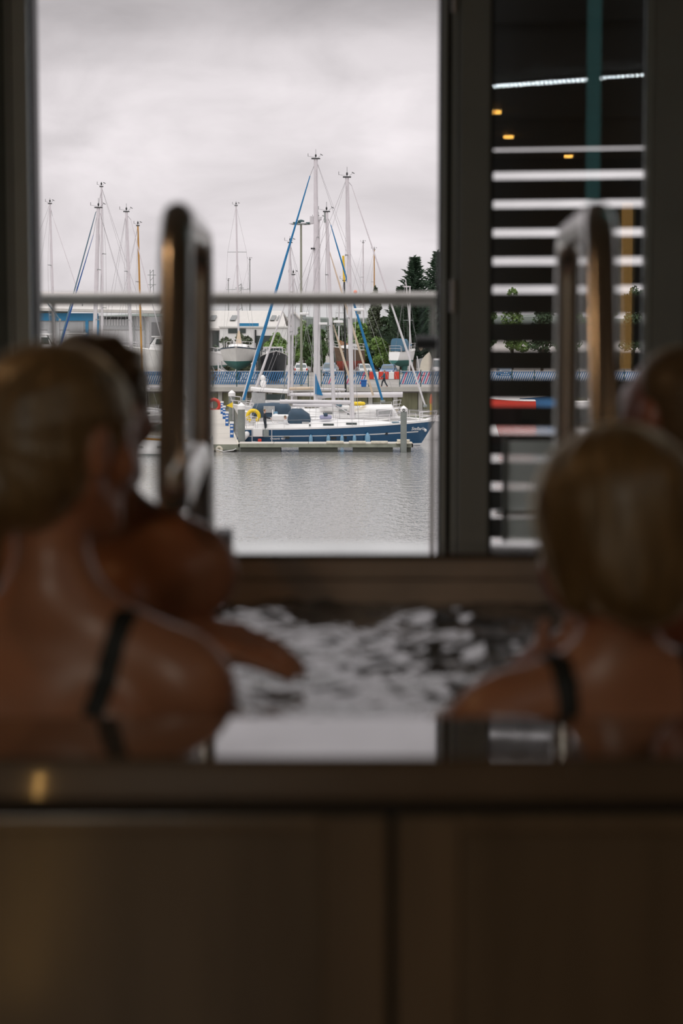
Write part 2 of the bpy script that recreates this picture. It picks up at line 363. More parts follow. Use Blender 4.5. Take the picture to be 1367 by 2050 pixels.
# added translucent panel imitating a pale reflection low on the pane
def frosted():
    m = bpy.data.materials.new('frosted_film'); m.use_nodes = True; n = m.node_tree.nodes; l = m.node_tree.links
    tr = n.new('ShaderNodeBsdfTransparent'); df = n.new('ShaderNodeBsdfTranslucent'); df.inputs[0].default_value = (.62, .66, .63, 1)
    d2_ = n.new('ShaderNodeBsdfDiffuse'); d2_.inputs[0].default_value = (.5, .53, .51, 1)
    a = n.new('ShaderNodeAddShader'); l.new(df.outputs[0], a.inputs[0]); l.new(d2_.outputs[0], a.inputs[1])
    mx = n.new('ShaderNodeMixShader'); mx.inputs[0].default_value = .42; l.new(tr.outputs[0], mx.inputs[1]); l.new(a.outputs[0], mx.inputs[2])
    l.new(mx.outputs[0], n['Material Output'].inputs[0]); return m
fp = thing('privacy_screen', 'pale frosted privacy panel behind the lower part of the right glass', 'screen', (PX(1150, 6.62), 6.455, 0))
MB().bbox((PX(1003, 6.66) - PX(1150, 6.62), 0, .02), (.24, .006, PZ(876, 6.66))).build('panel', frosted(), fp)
for x in (PX(1003, 6.66) - PX(1150, 6.62), .24):
    MB().bbox((x - .008, -.004, 0), (x + .008, .012, PZ(872, 6.66))).build('edge_post', M['alu_dk'], fp)
MB().bbox((PX(985, 6.66) - PX(1150, 6.62), -.004, PZ(1020, 6.66)), (.24, .014, PZ(1010, 6.66))).build('cross_rail', M['hinge'], fp)

# ------------------------------------------------------------------ balcony
BY = 7.20
sbox('balcony_floor', (-2.8, FY + .14, -.18), (2.9, BY + .18, -.005), M['conc'], 'grey concrete balcony slab outside the opening')
rz_ = PZ(598, BY)
br = thing('balcony_railing', 'round grey steel balcony railing with clear glass infill across the opening', 'railing', (0, BY, 0))
MB().tube([(PX(-80, BY), 0, rz_), (PX(871, BY), 0, rz_)], .0245, 14).build('top_rail', M['rail'], br, smooth=SM)
for px in (107, 866):
    MB().tube([(PX(px, BY), 0, -.005), (PX(px, BY), 0, rz_)], .0085, 10).build('post', M['rail'], br, smooth=SM)
for a, b in ((-80, 101), (114, 858)):
    MB().bbox((PX(a, BY), -.004, .06), (PX(b, BY), .004, PZ(613, BY))).build('glass_panel', MATS['clear_balustrade_glass'], br, bevel=.0)
for px, py in ((853, 686), (853, 1180), (120, 686), (120, 1180)):
    if px > 500 or py > 1000:
        MB().tube([(PX(px - 22 if px > 500 else px - 20, BY), -.02, PZ(py, BY)), (PX(px + 24, BY), -.02, PZ(py, BY))], .026, 14).build('glass_clamp', M['frame_dk'], br, smooth=SM)
rw = thing('balcony_railing', 'second balcony railing outside the louvred glass panel', 'railing', (0, BY, 0))
MB().tube([(PX(930, BY), 0, rz_), (PX(1500, BY), 0, rz_)], .018, 12).build('top_rail', M['rail'], rw, smooth=SM)
for px in (930, 1500): MB().tube([(PX(px, BY), 0, -.005), (PX(px, BY), 0, rz_)], .0085, 10).build('post', M['rail'], rw, smooth=SM)

# ------------------------------------------------------------------ lamps of the room, with added fill lights
def mirror_spot(px, py, z):
    """place on the ceiling whose reflection in the pane is seen at this pixel"""
    r = P(px, py, 1.0) - CAM; t = (z - CAM.z) / r.z
    return Vector((r.x * t, 2 * GY - t, z))
spots = [(1018, 273, 'warm ceiling downlight, the middle of three over the hot tub end'), (1138, 312, 'warm ceiling downlight farthest back from the window'), (992, 223, 'warm ceiling downlight nearest the window')]
for px, py, lab in spots:
    p = mirror_spot(px, py, CH - .01)
    t = thing('ceiling_downlight', lab, 'downlight', (p.x, p.y, CH), group='warm ceiling downlights')
    MB().lathe([(.062, -.004), (.062, 0)], 20).build('trim_ring', M['frame'], t)
    MB().lathe([(.036, -.026), (.040, -.020), (.040, -.004)], 20).build('diffuser', M['warm_lamp'], t)
    ld = bpy.data.lights.new('downlight_beam', 'SPOT'); ld.energy = 1.0; ld.color = (1, .55, .16); ld.spot_size = R(120); ld.spot_blend = .8; ld.shadow_soft_size = .036
    lo = bpy.data.objects.new('downlight_beam', ld); COL.objects.link(lo); lo.parent = t; lo.location = (0, 0, -.04)
# added fill lights shaped as round panels, brightening the room from behind
for x, y, lab in ((-.9, -1.6, 'round ceiling panel light nearest the hot tub'), (-1.3, -3.4, 'round ceiling panel light in the middle of the row'), (-.7, -5.0, 'round ceiling panel light by the back wall')):
    t = thing('panel_light', lab, 'ceiling light', (x, y, CH), group='round ceiling panel lights')
    MB().lathe([(.43, -.024), (.43, -.002)], 28).build('trim_ring', M['frame'], t)
    MB().lathe([(.41, -.026), (.41, -.020)], 28).build('diffuser', mat('panel_diffuser', (.9, .9, .88), .5, emit=(1, .93, .80), es=2.5), t)
    ld = bpy.data.lights.new('panel_glow', 'AREA'); ld.shape = 'DISK'; ld.size = .80; ld.energy = 16; ld.color = (1, .93, .80)
    lo = bpy.data.objects.new('panel_glow', ld); COL.objects.link(lo); lo.parent = t; lo.location = (0, 0, -.03)
# added warm fill downlights that light the bathers from above
for x, y, e, lab in ((-1.55, 2.9, 10.0, 'warm ceiling downlight above the left side of the hot tub'), (2.2, 1.6, 8.0, 'warm ceiling downlight right of the hot tub front')):
    t = thing('ceiling_downlight', lab, 'downlight', (x, y, CH), group='warm ceiling downlights')
    MB().lathe([(.062, -.004), (.062, 0)], 20).build('trim_ring', M['frame'], t)
    MB().lathe([(.036, -.010), (.040, -.004)], 20).build('diffuser', M['warm_lamp'], t)
    ld = bpy.data.lights.new('downlight_beam', 'SPOT'); ld.energy = e; ld.color = (1, .58, .28); ld.spot_size = R(165); ld.spot_blend = .9; ld.shadow_soft_size = .08
    lo = bpy.data.objects.new('downlight_beam', ld); COL.objects.link(lo); lo.parent = t; lo.location = (0, 0, -.04)
a = mirror_spot(974, 174, CH - .03); b = mirror_spot(1306, 150, CH - .03); b = a + (b - a) * 1.25
t = thing('strip_light', 'white linear strip light with a row of small bulbs on the ceiling', 'ceiling light', (a.x, a.y, CH))
d = (b - a); ln = d.length; ang = math.atan2(d.y, d.x); u = d.normalized(); v = Vector((-u.y, u.x, 0))
hs = MB()
hs.box(d / 2 + Vector((0, 0, -.012)), (ln, .10, .024), ang); hs.build('housing', M['frame_lt'], t)
mbd = MB()
for i in range(int(ln / .030)):
    p = u * (.01 + i * .030); mbd.box(p + Vector((0, 0, -.030)) + v * .035, (.013, .013, .012), ang)
    if i * .030 < .78: mbd.box(p + Vector((0, 0, -.030)) - v * .035, (.010, .013, .010), ang)
mbd.build('bulb_row', M['strip_lamp'], t, kind='stuff')
L = 8.5; r = P(1186, 450, 1.0) - CAM
t = thing('pendant_tube', 'teal glowing tube lamp hanging from the ceiling, seen reflected in the glass', 'lamp', (r.x * L, 2 * GY - L, CH))
MB().tube([(0, 0, -.03), (0, 0, CAM.z + r.z * L - CH)], .030, 12).build('tube', M['teal_lamp'], t, smooth=SM)  # added glowing tube whose reflection draws the teal streak in the pane
MB().lathe([(.04, -.03), (.04, 0)], 16).build('mount', M['frame'], t)
L = 2 * GY - RY0 - .04; r = P(1256, 400, 1.0) - CAM; r2_ = P(1256, 745, 1.0) - CAM
t = thing('wall_light', 'tall amber wall light on the back wall, seen reflected in the glass', 'lamp', (r.x * L, RY0 + .0, CAM.z + r2_.z * L))
MB().bbox((-.08, 0, 0), (.08, .03, (r.z - r2_.z) * L)).build('backplate', M['frame'], t)
MB().tube([(0, .05, .03), (0, .05, (r.z - r2_.z) * L - .03)], .05, 12).build('diffuser', M['gold_lamp'], t, smooth=SM)
t = thing('floor_light', 'slim amber floor light strip running towards the tub, mirrored in its front', 'lamp', (0, 0, 0))
MB().prism([(-.565, 1.15, 0), (-.535, 1.15, 0), (-.755, -.65, 0), (-.785, -.65, 0)], (0, 0, .006)).build('diffuser', M['floor_lamp'], t)

# ------------------------------------------------------------------ hot tub
TX0, TX1, TY0, TY1 = -1.05, 1.22, 2.25, 4.52
RIM = PZ(1519, TY0); RT = .052; RW = .25
IX0, IX1, IY0, IY1 = TX0 + RW, TX1 - RW, TY0 + RW, TY1 - RW
TUBW = RIM - .10
ht = thing('hot_tub', 'square hot tub with a glossy dark rim and brown panelled sides', 'hot tub', ((TX0 + TX1) / 2, (TY0 + TY1) / 2, 0))
O = Vector(ht.location)
def rect(x0, x1, y0, y1, z): return [Vector(p) - O for p in ((x0, y0, z), (x1, y0, z), (x1, y1, z), (x0, y1, z))]
rm = MB().loft([rect(IX0, IX1, IY0, IY1, RIM - RT), rect(IX0, IX1, IY0, IY1, RIM), rect(TX0, TX1, TY0, TY1, RIM), rect(TX0, TX1, TY0, TY1, RIM - RT), rect(IX0, IX1, IY0, IY1, RIM - RT)], cap=False)
rm.build('rim', M['rim'], ht, bevel=.009)
# inner liner walls and the seats under water
e = .03
ln_ = MB()
g_ = .006
for x0, x1, y0, y1 in ((IX0 - e, IX0 + g_, IY0 - e, IY1 + e), (IX1 - g_, IX1 + e, IY0 - e, IY1 + e), (IX0, IX1, IY0 - e, IY0 + g_), (IX0, IX1, IY1 - g_, IY1 + e)):
    MB().bbox(Vector((max(x0, IX0), max(y0, IY0), RIM - RT - .002)) - O, Vector((min(x1, IX1), min(y1, IY1), RIM - .012)) - O).build('liner_lip', M['tubin'], ht)
    MB().bbox(Vector((x0, y0, .005)) - O, Vector((x1, y1, RIM - RT + .002)) - O).build('liner_wall', M['tubin'], ht)
MB().bbox(Vector((IX0, IY0, .0)) - O, Vector((IX1, IY1, .02)) - O).build('liner_floor', M['tubin'], ht)
SEATS = {'w1': (-.62, -.08, 2.5, 3.02, .21), 'w3': (.12, .70, 2.5, 3.02, .12), 'm2': (-.78, -.18, 3.08, 3.68, .16), 'm4': (.34, .95, 3.12, 3.75, .16)}
for x0, x1, y0, y1, zt in SEATS.values():
    MB().bbox(Vector((x0, y0, .02)) - O, Vector((x1, y1, zt)) - O).build('seat', M['tubin'], ht, bevel=.03)
# cabinet: framed panels on every side
def panel(cx, cy, rz, wdt, z0, z1):
    e_ = Matrix.Translation(Vector((cx, cy, 0)) - O) @ Matrix.Rotation(rz, 4, 'Z')
    p = MB(e_).bbox((-wdt / 2, -.004, z0), (wdt / 2, .012, z1)).build('cabinet_panel', M['cab_in'], ht)
    sw = .072
    for s in (-1, 1): MB(e_).bbox((s * wdt / 2, -.016, z0), (s * (wdt / 2 - sw), -.003, z1)).build('stile', M['cab'], p, bevel=.003)
    for za, zb in ((z0, z0 + .06), (z1 - .018, z1)): MB(e_).bbox((-wdt / 2 + sw, -.014, za), (wdt / 2 - sw, -.003, zb)).build('panel_rail', M['cab'], p, bevel=.003)
zt = RIM - RT - .017; jx = PX(784, TY0 + .02, 1800)
yf = TY0 + .03
for a_, b_ in ((TX0 + .02, jx - .005), (jx + .005, TX1 - .02)): panel((a_ + b_) / 2, yf, 0, b_ - a_, .02, zt)
for s in (0, 1):
    cy = TY0 + .03 + (TY1 - TY0 - .06) * (.25 + .5 * s); wd = (TY1 - TY0 - .06) / 2 - .01
    panel(TX0 + .03, cy, R(-90), wd, .02, zt); panel(TX1 - .03, cy, R(90), wd, .02, zt)
    cx = TX0 + .03 + (TX1 - TX0 - .06) * (.25 + .5 * s); panel(cx, TY1 - .03, R(180), wd, .02, zt)
bk = MB()
for x0, x1, y0, y1 in ((TX0 + .045, TX1 - .045, TY0 + .045, TY0 + .06), (TX0 + .045, TX1 - .045, TY1 - .06, TY1 - .045), (TX0 + .045, TX0 + .06, TY0 + .06, TY1 - .06), (TX1 - .06, TX1 - .045, TY0 + .06, TY1 - .06)):
    bk.bbox(Vector((x0, y0, 0)) - O, Vector((x1, y1, RIM - RT)) - O)
bk.build('cabinet_frame', M['frame_dk'], ht)
# splash drops on the near rim
dr = []
for px, py in ((990, 1497), (1102, 1482), (1050, 1462), (1035, 1500), (940, 1452), (1150, 1500), (1010, 1470)):
    t_ = (RIM - CAM.z) / ((P(px, py, 1.0) - CAM).z); q = CAM + (P(px, py, 1.0) - CAM) * t_
    dr.append((q.x, q.y))
dd = MB()
for i, (x, y) in enumerate(dr): dd.ball(Vector((x, y, RIM + .001)) - O, (.006 + .002 * (i % 3), .006, .004), 10, 6)
dd.build('water_drops', M['tubwater'], ht, smooth=3.2, kind='stuff')

# tub water: choppy surface
nx, ny = 190, 190
xs = np.linspace(IX0 + .001, IX1 - .001, nx); ys = np.linspace(IY0 + .001, IY1 - .001, ny)
X_, Y_ = np.meshgrid(xs, ys, indexing='ij'); Z_ = np.zeros_like(X_); wr = np.random.default_rng(11)
for i in range(90):
    lam = .05 * (9.0 ** wr.random()); th = wr.random() * 2 * PI; ph = wr.random() * 2 * PI
    am = .0036 * lam
    wob = .05 * np.sin(2 * PI * (X_ * math.sin(th) - Y_ * math.cos(th)) / (lam * 3.1) + ph * 2)
    Z_ += am * np.sin(2 * PI * (X_ * math.cos(th) + Y_ * math.sin(th) + wob) / lam + ph)
Z_ = np.where(Z_ > 0, Z_ * 1.25, Z_ * .9)
vv = np.stack([X_ - (IX0 + IX1) / 2, Y_ - (IY0 + IY1) / 2, Z_], -1).reshape(-1, 3)
idx = np.arange(nx * ny).reshape(nx, ny)
ff = np.stack([idx[:-1, :-1], idx[1:, :-1], idx[1:, 1:], idx[:-1, 1:]], -1).reshape(-1, 4)
me = bpy.data.meshes.new('tub_water'); me.from_pydata(vv.tolist(), [], ff.tolist())
tw = link('tub_water', me, M['tubwater'], smooth=3.2, kind='stuff'); tw.location = ((IX0 + IX1) / 2, (IY0 + IY1) / 2, TUBW)
tag(tw, 'dark choppy water inside the hot tub reflecting the sky', 'water')

# ------------------------------------------------------------------ grab rails
def fillet(pts, r, n=7):
    pts = [Vector(p) for p in pts]; out = [pts[0]]
    rr = r if isinstance(r, (list, tuple)) else [r] * len(pts)
    for i in range(1, len(pts) - 1):
        p = pts[i]; a = (pts[i - 1] - p); b = (pts[i + 1] - p); q = min(rr[i], a.length * .49, b.length * .49)
        a = p + a.normalized() * q; b = p + b.normalized() * q
        for k in range(n + 1):
            t = k / n; out.append(a * (1 - t) ** 2 + p * 2 * t * (1 - t) + b * t * t)
    out.append(pts[-1]); return out
def grab_rail(label, xn, xf, near_dx):
    def x(y): return xn + (xf - xn) * (y - 3.1) / 1.35
    yb = [4.44, 4.26]
    t = thing('grab_rail', label, 'handrail', (x(4.40), 4.40, RIM), group='steel grab rails on the far rim of the hot tub')
    o = Vector(t.location)
    pts = [(4.44, RIM), (4.44, 1.335), (3.22, 1.315), (3.00, .885), (4.22, .885), (4.26, RIM)]
    p3 = [Vector((x(y), y, z)) - o for y, z in pts]
    p3[3].x += near_dx
    MB().tube(fillet(p3, [0, .10, .09, .075, .11, 0], 9), .026, 16).build('tube', M['steel'], t, smooth=SM)
    for y in yb:
        MB().lathe([(.046, 0), (.046, .008), (.03, .014)], 20, Vector((x(y), y, RIM)) - o).build('flange', M['steel'], t, smooth=SM)
    MB().bbox(Vector((x(4.40) + .03, 4.36, RIM)) - o, Vector((x(4.40) + .062, 4.48, RIM + .035)) - o).build('mounting_block', M['frame_dk'], t)
    return t
grab_rail('stainless steel grab rail loop on the left, beside the two left bathers', PX(348, 3.1), PX(404, 4.45), 0)
grab_rail('stainless steel grab rail loop on the right, in front of the louvred glass', PX(1206, 3.1), PX(1134, 4.45), 0)
# ================================================================== PEOPLE (smooth-blended solid fields -> one skin)
def surface_nets(val, org, h):
    s = val < 0; nx, ny, nz = val.shape; c = (nx - 1, ny - 1, nz - 1)
    acc = np.zeros(c + (3,), np.float32); cnt = np.zeros(c, np.float32)
    offs = [(i, j, k) for i in (0, 1) for j in (0, 1) for k in (0, 1)]
    sl = lambda o: tuple(slice(o[a], o[a] + c[a]) for a in range(3))
    for o in offs:
        for ax in range(3):
            if o[ax]: continue
            q = list(o); q[ax] = 1; a = val[sl(o)]; b = val[sl(q)]; m = (a < 0) != (b < 0)
            t = np.where(m, a / np.where(a == b, 1, a - b), 0)
            cnt += m
            for k in range(3): acc[..., k] += np.where(m, o[k] + (t if k == ax else 0), 0)
    act = cnt > 0; vid = -np.ones(c, np.int64); n = int(act.sum()); vid[act] = np.arange(n)
    ii = np.argwhere(act); pos = (ii + acc[act] / cnt[act][:, None]) * h + np.array(org)
    faces = []
    for ax in range(3):
        u, v = [(1, 2), (2, 0), (0, 1)][ax]
        a = [slice(None)] * 3; b = [slice(None)] * 3; a[ax] = slice(0, -1); b[ax] = slice(1, None)
        m = s[tuple(a)] != s[tuple(b)]; e = np.argwhere(m)
        e = e[(e[:, u] > 0) & (e[:, v] > 0) & (e[:, u] < c[u]) & (e[:, v] < c[v])]
        if not len(e): continue
        q = []
        for du, dv in ((1, 1), (0, 1), (0, 0), (1, 0)):
            f = e.copy(); f[:, u] -= du; f[:, v] -= dv; q.append(vid[f[:, 0], f[:, 1], f[:, 2]])
        q = np.stack(q, 1); fl = s[e[:, 0], e[:, 1], e[:, 2]]
        q[~fl] = q[~fl][:, ::-1]; faces.append(q)
    return pos, np.concatenate(faces)
class Field:
    def __init__(s, lo, hi, h):
        s.lo = np.array(lo, float); s.h = h; s.n = np.ceil((np.array(hi) - s.lo) / h).astype(int) + 1
        s.v = np.full(tuple(s.n), .5, np.float32)
    def sub(s, lo, hi):
        a = np.clip(np.floor((np.array(lo) - s.lo) / s.h).astype(int), 0, s.n); b = np.clip(np.ceil((np.array(hi) - s.lo) / s.h).astype(int) + 1, 0, s.n)
        if (b - a).min() <= 0: return None, None
        g = [s.lo[k] + s.h * np.arange(a[k], b[k]) for k in range(3)]
        return tuple(slice(a[k], b[k]) for k in range(3)), np.stack(np.meshgrid(*g, indexing='ij'), -1).astype(np.float32)
    def merge(s, sl, d, k, cut=False):
        a = s.v[sl]
        if cut: d = -d; h = np.maximum(k - abs(a - d), 0) / k; s.v[sl] = np.maximum(a, d) + h * h * k / 4
        else: h = np.maximum(k - abs(a - d), 0) / k; s.v[sl] = np.minimum(a, d) - h * h * k / 4
    def cap(s, a, b, ra, rb=None, k=.02, cut=False):
        rb = ra if rb is None else rb; a = np.array(a, float); b = np.array(b, float); m = max(ra, rb) + .07
        sl, p = s.sub(np.minimum(a, b) - m, np.maximum(a, b) + m)
        if sl is None: return
        ab = b - a; t = np.clip(((p - a) @ ab) / max(ab @ ab, 1e-9), 0, 1)
        d = np.linalg.norm(p - a - t[..., None] * ab, axis=-1) - (ra + (rb - ra) * t); s.merge(sl, d.astype(np.float32), k, cut)
    def ell(s, c, r, M3=None, k=.02, cut=False):
        c = np.array(c, float); r = np.array(r, float); m = r.max() + .07
        sl, p = s.sub(c - m, c + m)
        if sl is None: return
        q = (p - c)
        if M3 is not None: q = q @ np.array(M3)          # local = M^T (p-c)
        k0 = np.linalg.norm(q / r, axis=-1); k1 = np.linalg.norm(q / (r * r), axis=-1)
        d = k0 * (k0 - 1) / np.maximum(k1, 1e-6); s.merge(sl, d.astype(np.float32), k, cut)
    def grid(s):
        g = [s.lo[k] + s.h * np.arange(s.n[k]) for k in range(3)]
        return np.stack(np.meshgrid(*g, indexing='ij'), -1).astype(np.float32)
    def build(s, name, m, parent, origin):
        v = s.v.copy()
        for ax in range(3):
            sl = [slice(None)] * 3
            for e in (0, -1): sl[ax] = e; v[tuple(sl)] = np.maximum(v[tuple(sl)], .01)
        pos, q = surface_nets(v, s.lo, s.h); pos = pos - np.array(origin)
        me = bpy.data.meshes.new(name); me.from_pydata(pos.tolist(), [], q.tolist()); me.update()
        me.polygons.foreach_set('use_smooth', [True] * len(me.polygons)); me.materials.append(m)
        o = bpy.data.objects.new(name, me); COL.objects.link(o)
        if parent: o.parent = parent
        return o
V3 = lambda *a: Vector(a)
def add_head(f, c, Mh, sc=1.0, ears=True):
    """Mh: 3x3, local x right, y face, z up; c: head centre"""
    T = lambda *p: c + Mh @ (V3(*p) * sc); E = lambda r: tuple(q * sc for q in r)
    f.ell(T(0, -.012, .026), E((.075, .096, .086)), Mh, .01)
    f.cap(T(0, .036, .01), T(0, .050, -.070), .056 * sc, .036 * sc, .03)
    for s in (-1, 1):
        f.cap(T(s * .050, -.005, -.045), T(s * .012, .062, -.092), .019 * sc, .016 * sc, .03)
        f.ell(T(s * .042, .058, -.018), E((.022, .020, .022)), Mh, .02)
        f.ell(T(s * .031, .094, .014), E((.016, .014, .011)), Mh, .012, cut=True)
        if ears:
            f.ell(T(s * .078, -.008, -.004), E((.010, .019, .033)), Mh, .008)
            f.ell(T(s * .089, -.002, -.002), E((.007, .010, .018)), Mh, .006, cut=True)
    f.cap(T(-.026, .074, .033), T(.026, .074, .033), .015 * sc, .015 * sc, .02)
    f.cap(T(0, .083, .022), T(0, .104, -.022), .008 * sc, .013 * sc, .012)
    for s in (-1, 1): f.ell(T(s * .012, .092, -.027), E((.009, .010, .008)), Mh, .008)
    f.cap(T(-.020, .080, -.052), T(.020, .080, -.052), .007 * sc, .007 * sc, .008)
    f.cap(T(-.018, .078, -.064), T(.018, .078, -.064), .008 * sc, .008 * sc, .008)
    f.ell(T(0, .066, -.092), E((.022, .020, .018)), Mh, .02)
    return T
def add_hand(f, wr, d, nrm, side, curl=.35, sc=1.0, spread=.10):
    """wr wrist, d pointing direction, nrm back-of-hand normal, side=+1 thumb towards d x nrm"""
    d = Vector(d).normalized(); nrm = (Vector(nrm) - d * Vector(nrm).dot(d)).normalized(); s = d.cross(nrm).normalized() * side
    wr = Vector(wr)
    for i, (off, L0, L1, L2, L3) in enumerate(((.030, .078, .040, .026, .021), (.010, .082, .045, .029, .022), (-.011, .078, .041, .027, .021), (-.030, .070, .032, .021, .019))):
        base = wr + s * off * .6 * sc; kn = wr + d * L0 * sc + s * off * sc
        f.cap(base, kn, .017 * sc, .0145 * sc, .012)
        dd = (d + s * spread * off * 18).normalized(); p = kn; rad = .0105 * sc
        for j, Ls in enumerate((L1, L2, L3)):
            a = curl * (j + 1) * (.9 + .12 * i); q = p + (dd * math.cos(a) - nrm * math.sin(a)) * Ls * sc
            f.cap(p, q, rad, rad * .9, .004); p = q; rad *= .9
    b = wr + d * .018 * sc + s * .024 * sc; m = b + (d * .5 + s * .75 - nrm * .3).normalized() * .042 * sc
    f.cap(b, m, .017 * sc, .0125 * sc, .012); q = m + (d * .85 + s * .35 - nrm * .35).normalized() * .032 * sc; f.cap(m, q, .0125 * sc, .011 * sc, .004)
    f.cap(q, q + (d * .95 - nrm * .25).normalized() * .024 * sc, .011 * sc, .009 * sc, .004)
def bather(label, hip, yaw, sh, hc, hyaw, hpitch, arms, male, skin, hair, suit=None, hs=1.0, hairfn=None, sw=None, htilt=0, trap=.34):
    Mb = Matrix.Rotation(yaw, 3, 'Z'); rt = Mb @ V3(1, 0, 0); fw = Mb @ V3(0, 1, 0)
    Mh = Matrix.Rotation(hyaw, 3, 'Z') @ Matrix.Rotation(hpitch, 3, 'X') @ Matrix.Rotation(htilt, 3, 'Y')
    hip = Vector(hip); sh = Vector(sh); hc = Vector(hc); sw = sw or (.195 if male else .168); ms = 1.12 if male else 1.0
    pts = [hip + fw * .55, hip - fw * .2, hc + V3(.15, .15, .17), hc - V3(.15, .15, 0), sh + rt * (sw + .1), sh - rt * (sw + .1), hip + rt * .25, hip - rt * .25, hip - V3(0, 0, .14)] + [Vector(q) for a in arms for q in (a[1], a[2])]
    lo = [min(p[k] for p in pts) - .12 for k in range(3)]; hi = [max(p[k] for p in pts) + .12 for k in range(3)]; lo[2] = max(lo[2], .025)
    h = .0075
    f = Field(lo, hi, h)
    sp = sh - hip                                    # spine
    f.ell(hip + V3(0, 0, .085), (.175 * ms, .125 * ms, .115), Mb, .03)
    f.ell(hip + sp * .42, (.130 * ms, .098 * ms, .17), Mb, .05)
    f.ell(hip + sp * .76 + fw * .01, (.150 * ms, .104 * ms, .18), Mb, .05)
    f.cap(sh - rt * sw * .75 - V3(0, 0, .035), sh + rt * sw * .75 - V3(0, 0, .035), .052 * ms, .052 * ms, .05)
    for s in (-1, 1):
        f.ell(sh + rt * s * .085 - fw * .065 - V3(0, 0, .13), (.06, .035, .085), Mb, .03)      # shoulder blade
        f.ell(sh + rt * s * .075 + fw * .085 - V3(0, 0, .17), (.07, .045 if male else .06, .065), Mb, .03)
    nb = sh + fw * .0 + V3(0, 0, .02); nt_ = hc + Mh @ V3(0, -.022, -.055)
    f.cap(nb, nt_, .058 * ms if male else .052, .055 if male else .047, .03)
    for s in (-1, 1): f.cap(nb + (nt_ - nb) * (.42 if male else trap) - fw * .012, sh + rt * s * sw * .82 - fw * .008 - V3(0, 0, .005), .036 * ms, .042 * ms, .05)
    legs = []
    for s in (-1, 1):                                   # thighs, shins and feet under water
        hj = hip + rt * s * .085 + V3(0, 0, .075); kn = hj + fw * .40 + rt * s * .02 - V3(0, 0, .01); an = V3(kn.x, kn.y, .075) + fw * .07
        f.cap(hj, kn, .082 * ms, .056 * ms, .04); f.cap(kn, an, .052 * ms, .036, .03); f.cap(an - V3(0, 0, .012), an + fw * .15 - V3(0, 0, .022), .034, .024, .02)
    for s, el, wr, d, nrm, curl in arms:
        sj = sh + rt * s * sw - V3(0, 0, .045); el = Vector(el); wr = Vector(wr)
        f.ell(sj, (.056 * ms, .054 * ms, .062 * ms), Mb, .035)
        mid = sj + (el - sj) * .5
        f.cap(sj, mid, .050 * ms, .047 * ms, .03); f.cap(mid, el, .047 * ms, .037 * ms, .02); f.cap(el, el + (wr - el) * .35, .037 * ms, .039 * ms, .02)
        f.cap(el + (wr - el) * .35, wr, .038 * ms, .026 * ms, .02)
        add_hand(f, wr, d, nrm, s, curl, 1.16 if male else 1.06, .04)
    f.cap(hip, hip + V3(0, 0, .01), .05)
    T = add_head(f, hc, Mh, hs)
    root = thing('person', label, 'person', (hip.x, hip.y, lo[2]))
    body = f.build('body', skin, root, root.location)
    for s in (-1, 1):
        e = MB(); e.ball((0, 0, 0), .0125 * hs, 12, 8); e.build('eye', M['eye'], root, smooth=3.2).location = T(s * .031, .079, .013) - Vector(root.location)
    if hair:
        hf = Field([hc.x - .24, hc.y - .24, hc.z - .30], [hc.x + .24, hc.y + .24, hc.z + .22], .0068)
        hairfn(hf, T, Mh, hs, hc)
        hf.build('hair', hair, root, root.location)
    if suit:
        sf = Field(lo, hi, h); sf.v[:] = f.v
        rg = Field(lo, hi, h); suit(rg, hip, sh, rt, fw)
        sf.v = np.maximum(f.v - .0045, rg.v); sf.build('swimsuit', M['black_cloth'], root, root.location)
    return root
def plane_cut(hf, T, Mh, p0, n):
    """keep only the side of the head behind the hair line"""
    p = hf.grid(); p0 = np.array(T(*p0)); nn = np.array(Mh @ V3(*n).normalized()); d = (p - p0) @ nn
    a = hf.v; k = .012; h = np.maximum(k - abs(a - d), 0) / k; hf.v = (np.maximum(a, d) + h * h * k / 4).astype(np.float32)
def strands(hf, T, Mh, hc, mode, amp, n):
    p = hf.grid() - np.array(hc); q = p @ np.array(Mh)
    x, y, z = q[..., 0], q[..., 1] + .015, q[..., 2] - .03
    ph = np.arctan2(x, z + .02) if mode == 'back' else np.arctan2(y, x); s_ = y if mode == 'back' else z
    w_ = np.sin(ph * n + 2.2 * np.sin(s_ * 28 + ph * 3)) * .6 + np.sin(ph * n * .37 + 1.7 + 1.5 * np.sin(s_ * 17)) * .9
    hf.v = (hf.v + amp * w_).astype(np.float32)
def hair_up(hf, T, Mh, s, hc):                           # smoothed back to a low knot
    E = lambda r: tuple(q * s for q in r)
    hf.ell(T(0, -.016, .032), E((.088, .108, .096)), Mh, .02); hf.ell(T(0, -.055, -.035), E((.074, .064, .072)), Mh, .04)
    strands(hf, T, Mh, hc, 'back', .0014, 34)
    plane_cut(hf, T, Mh, (0, .012, -.028), (0, .80, -.60))
    for s_ in (-1, 1): hf.ell(T(s_ * .088, .002, -.012), E((.022, .030, .042)), Mh, .015, cut=True)
    hf.ell(T(-.01, -.105, -.060), E((.042, .034, .042)), Mh, .02); hf.cap(T(-.012, -.10, -.085), T(-.02, -.085, -.17), .024 * s, .010 * s, .02)
def hair_bob(hf, T, Mh, s, hc):
    E = lambda r: tuple(q * s for q in r)
    hf.ell(T(0, -.016, .030), E((.098, .116, .100)), Mh, .02)
    for s_ in (-1, 1):
        hf.cap(T(s_ * .066, -.02, .03), T(s_ * .062, -.012, -.085), .036 * s, .024 * s, .03)
        hf.cap(T(s_ * .055, .01, .04), T(s_ * .070, .022, -.075), .030 * s, .016 * s, .03)
    hf.ell(T(0, -.070, -.050), E((.080, .054, .080)), Mh, .04)
    strands(hf, T, Mh, hc, 'down', .0014, 30)
    plane_cut(hf, T, Mh, (0, .040, -.02), (0, .88, -.48))
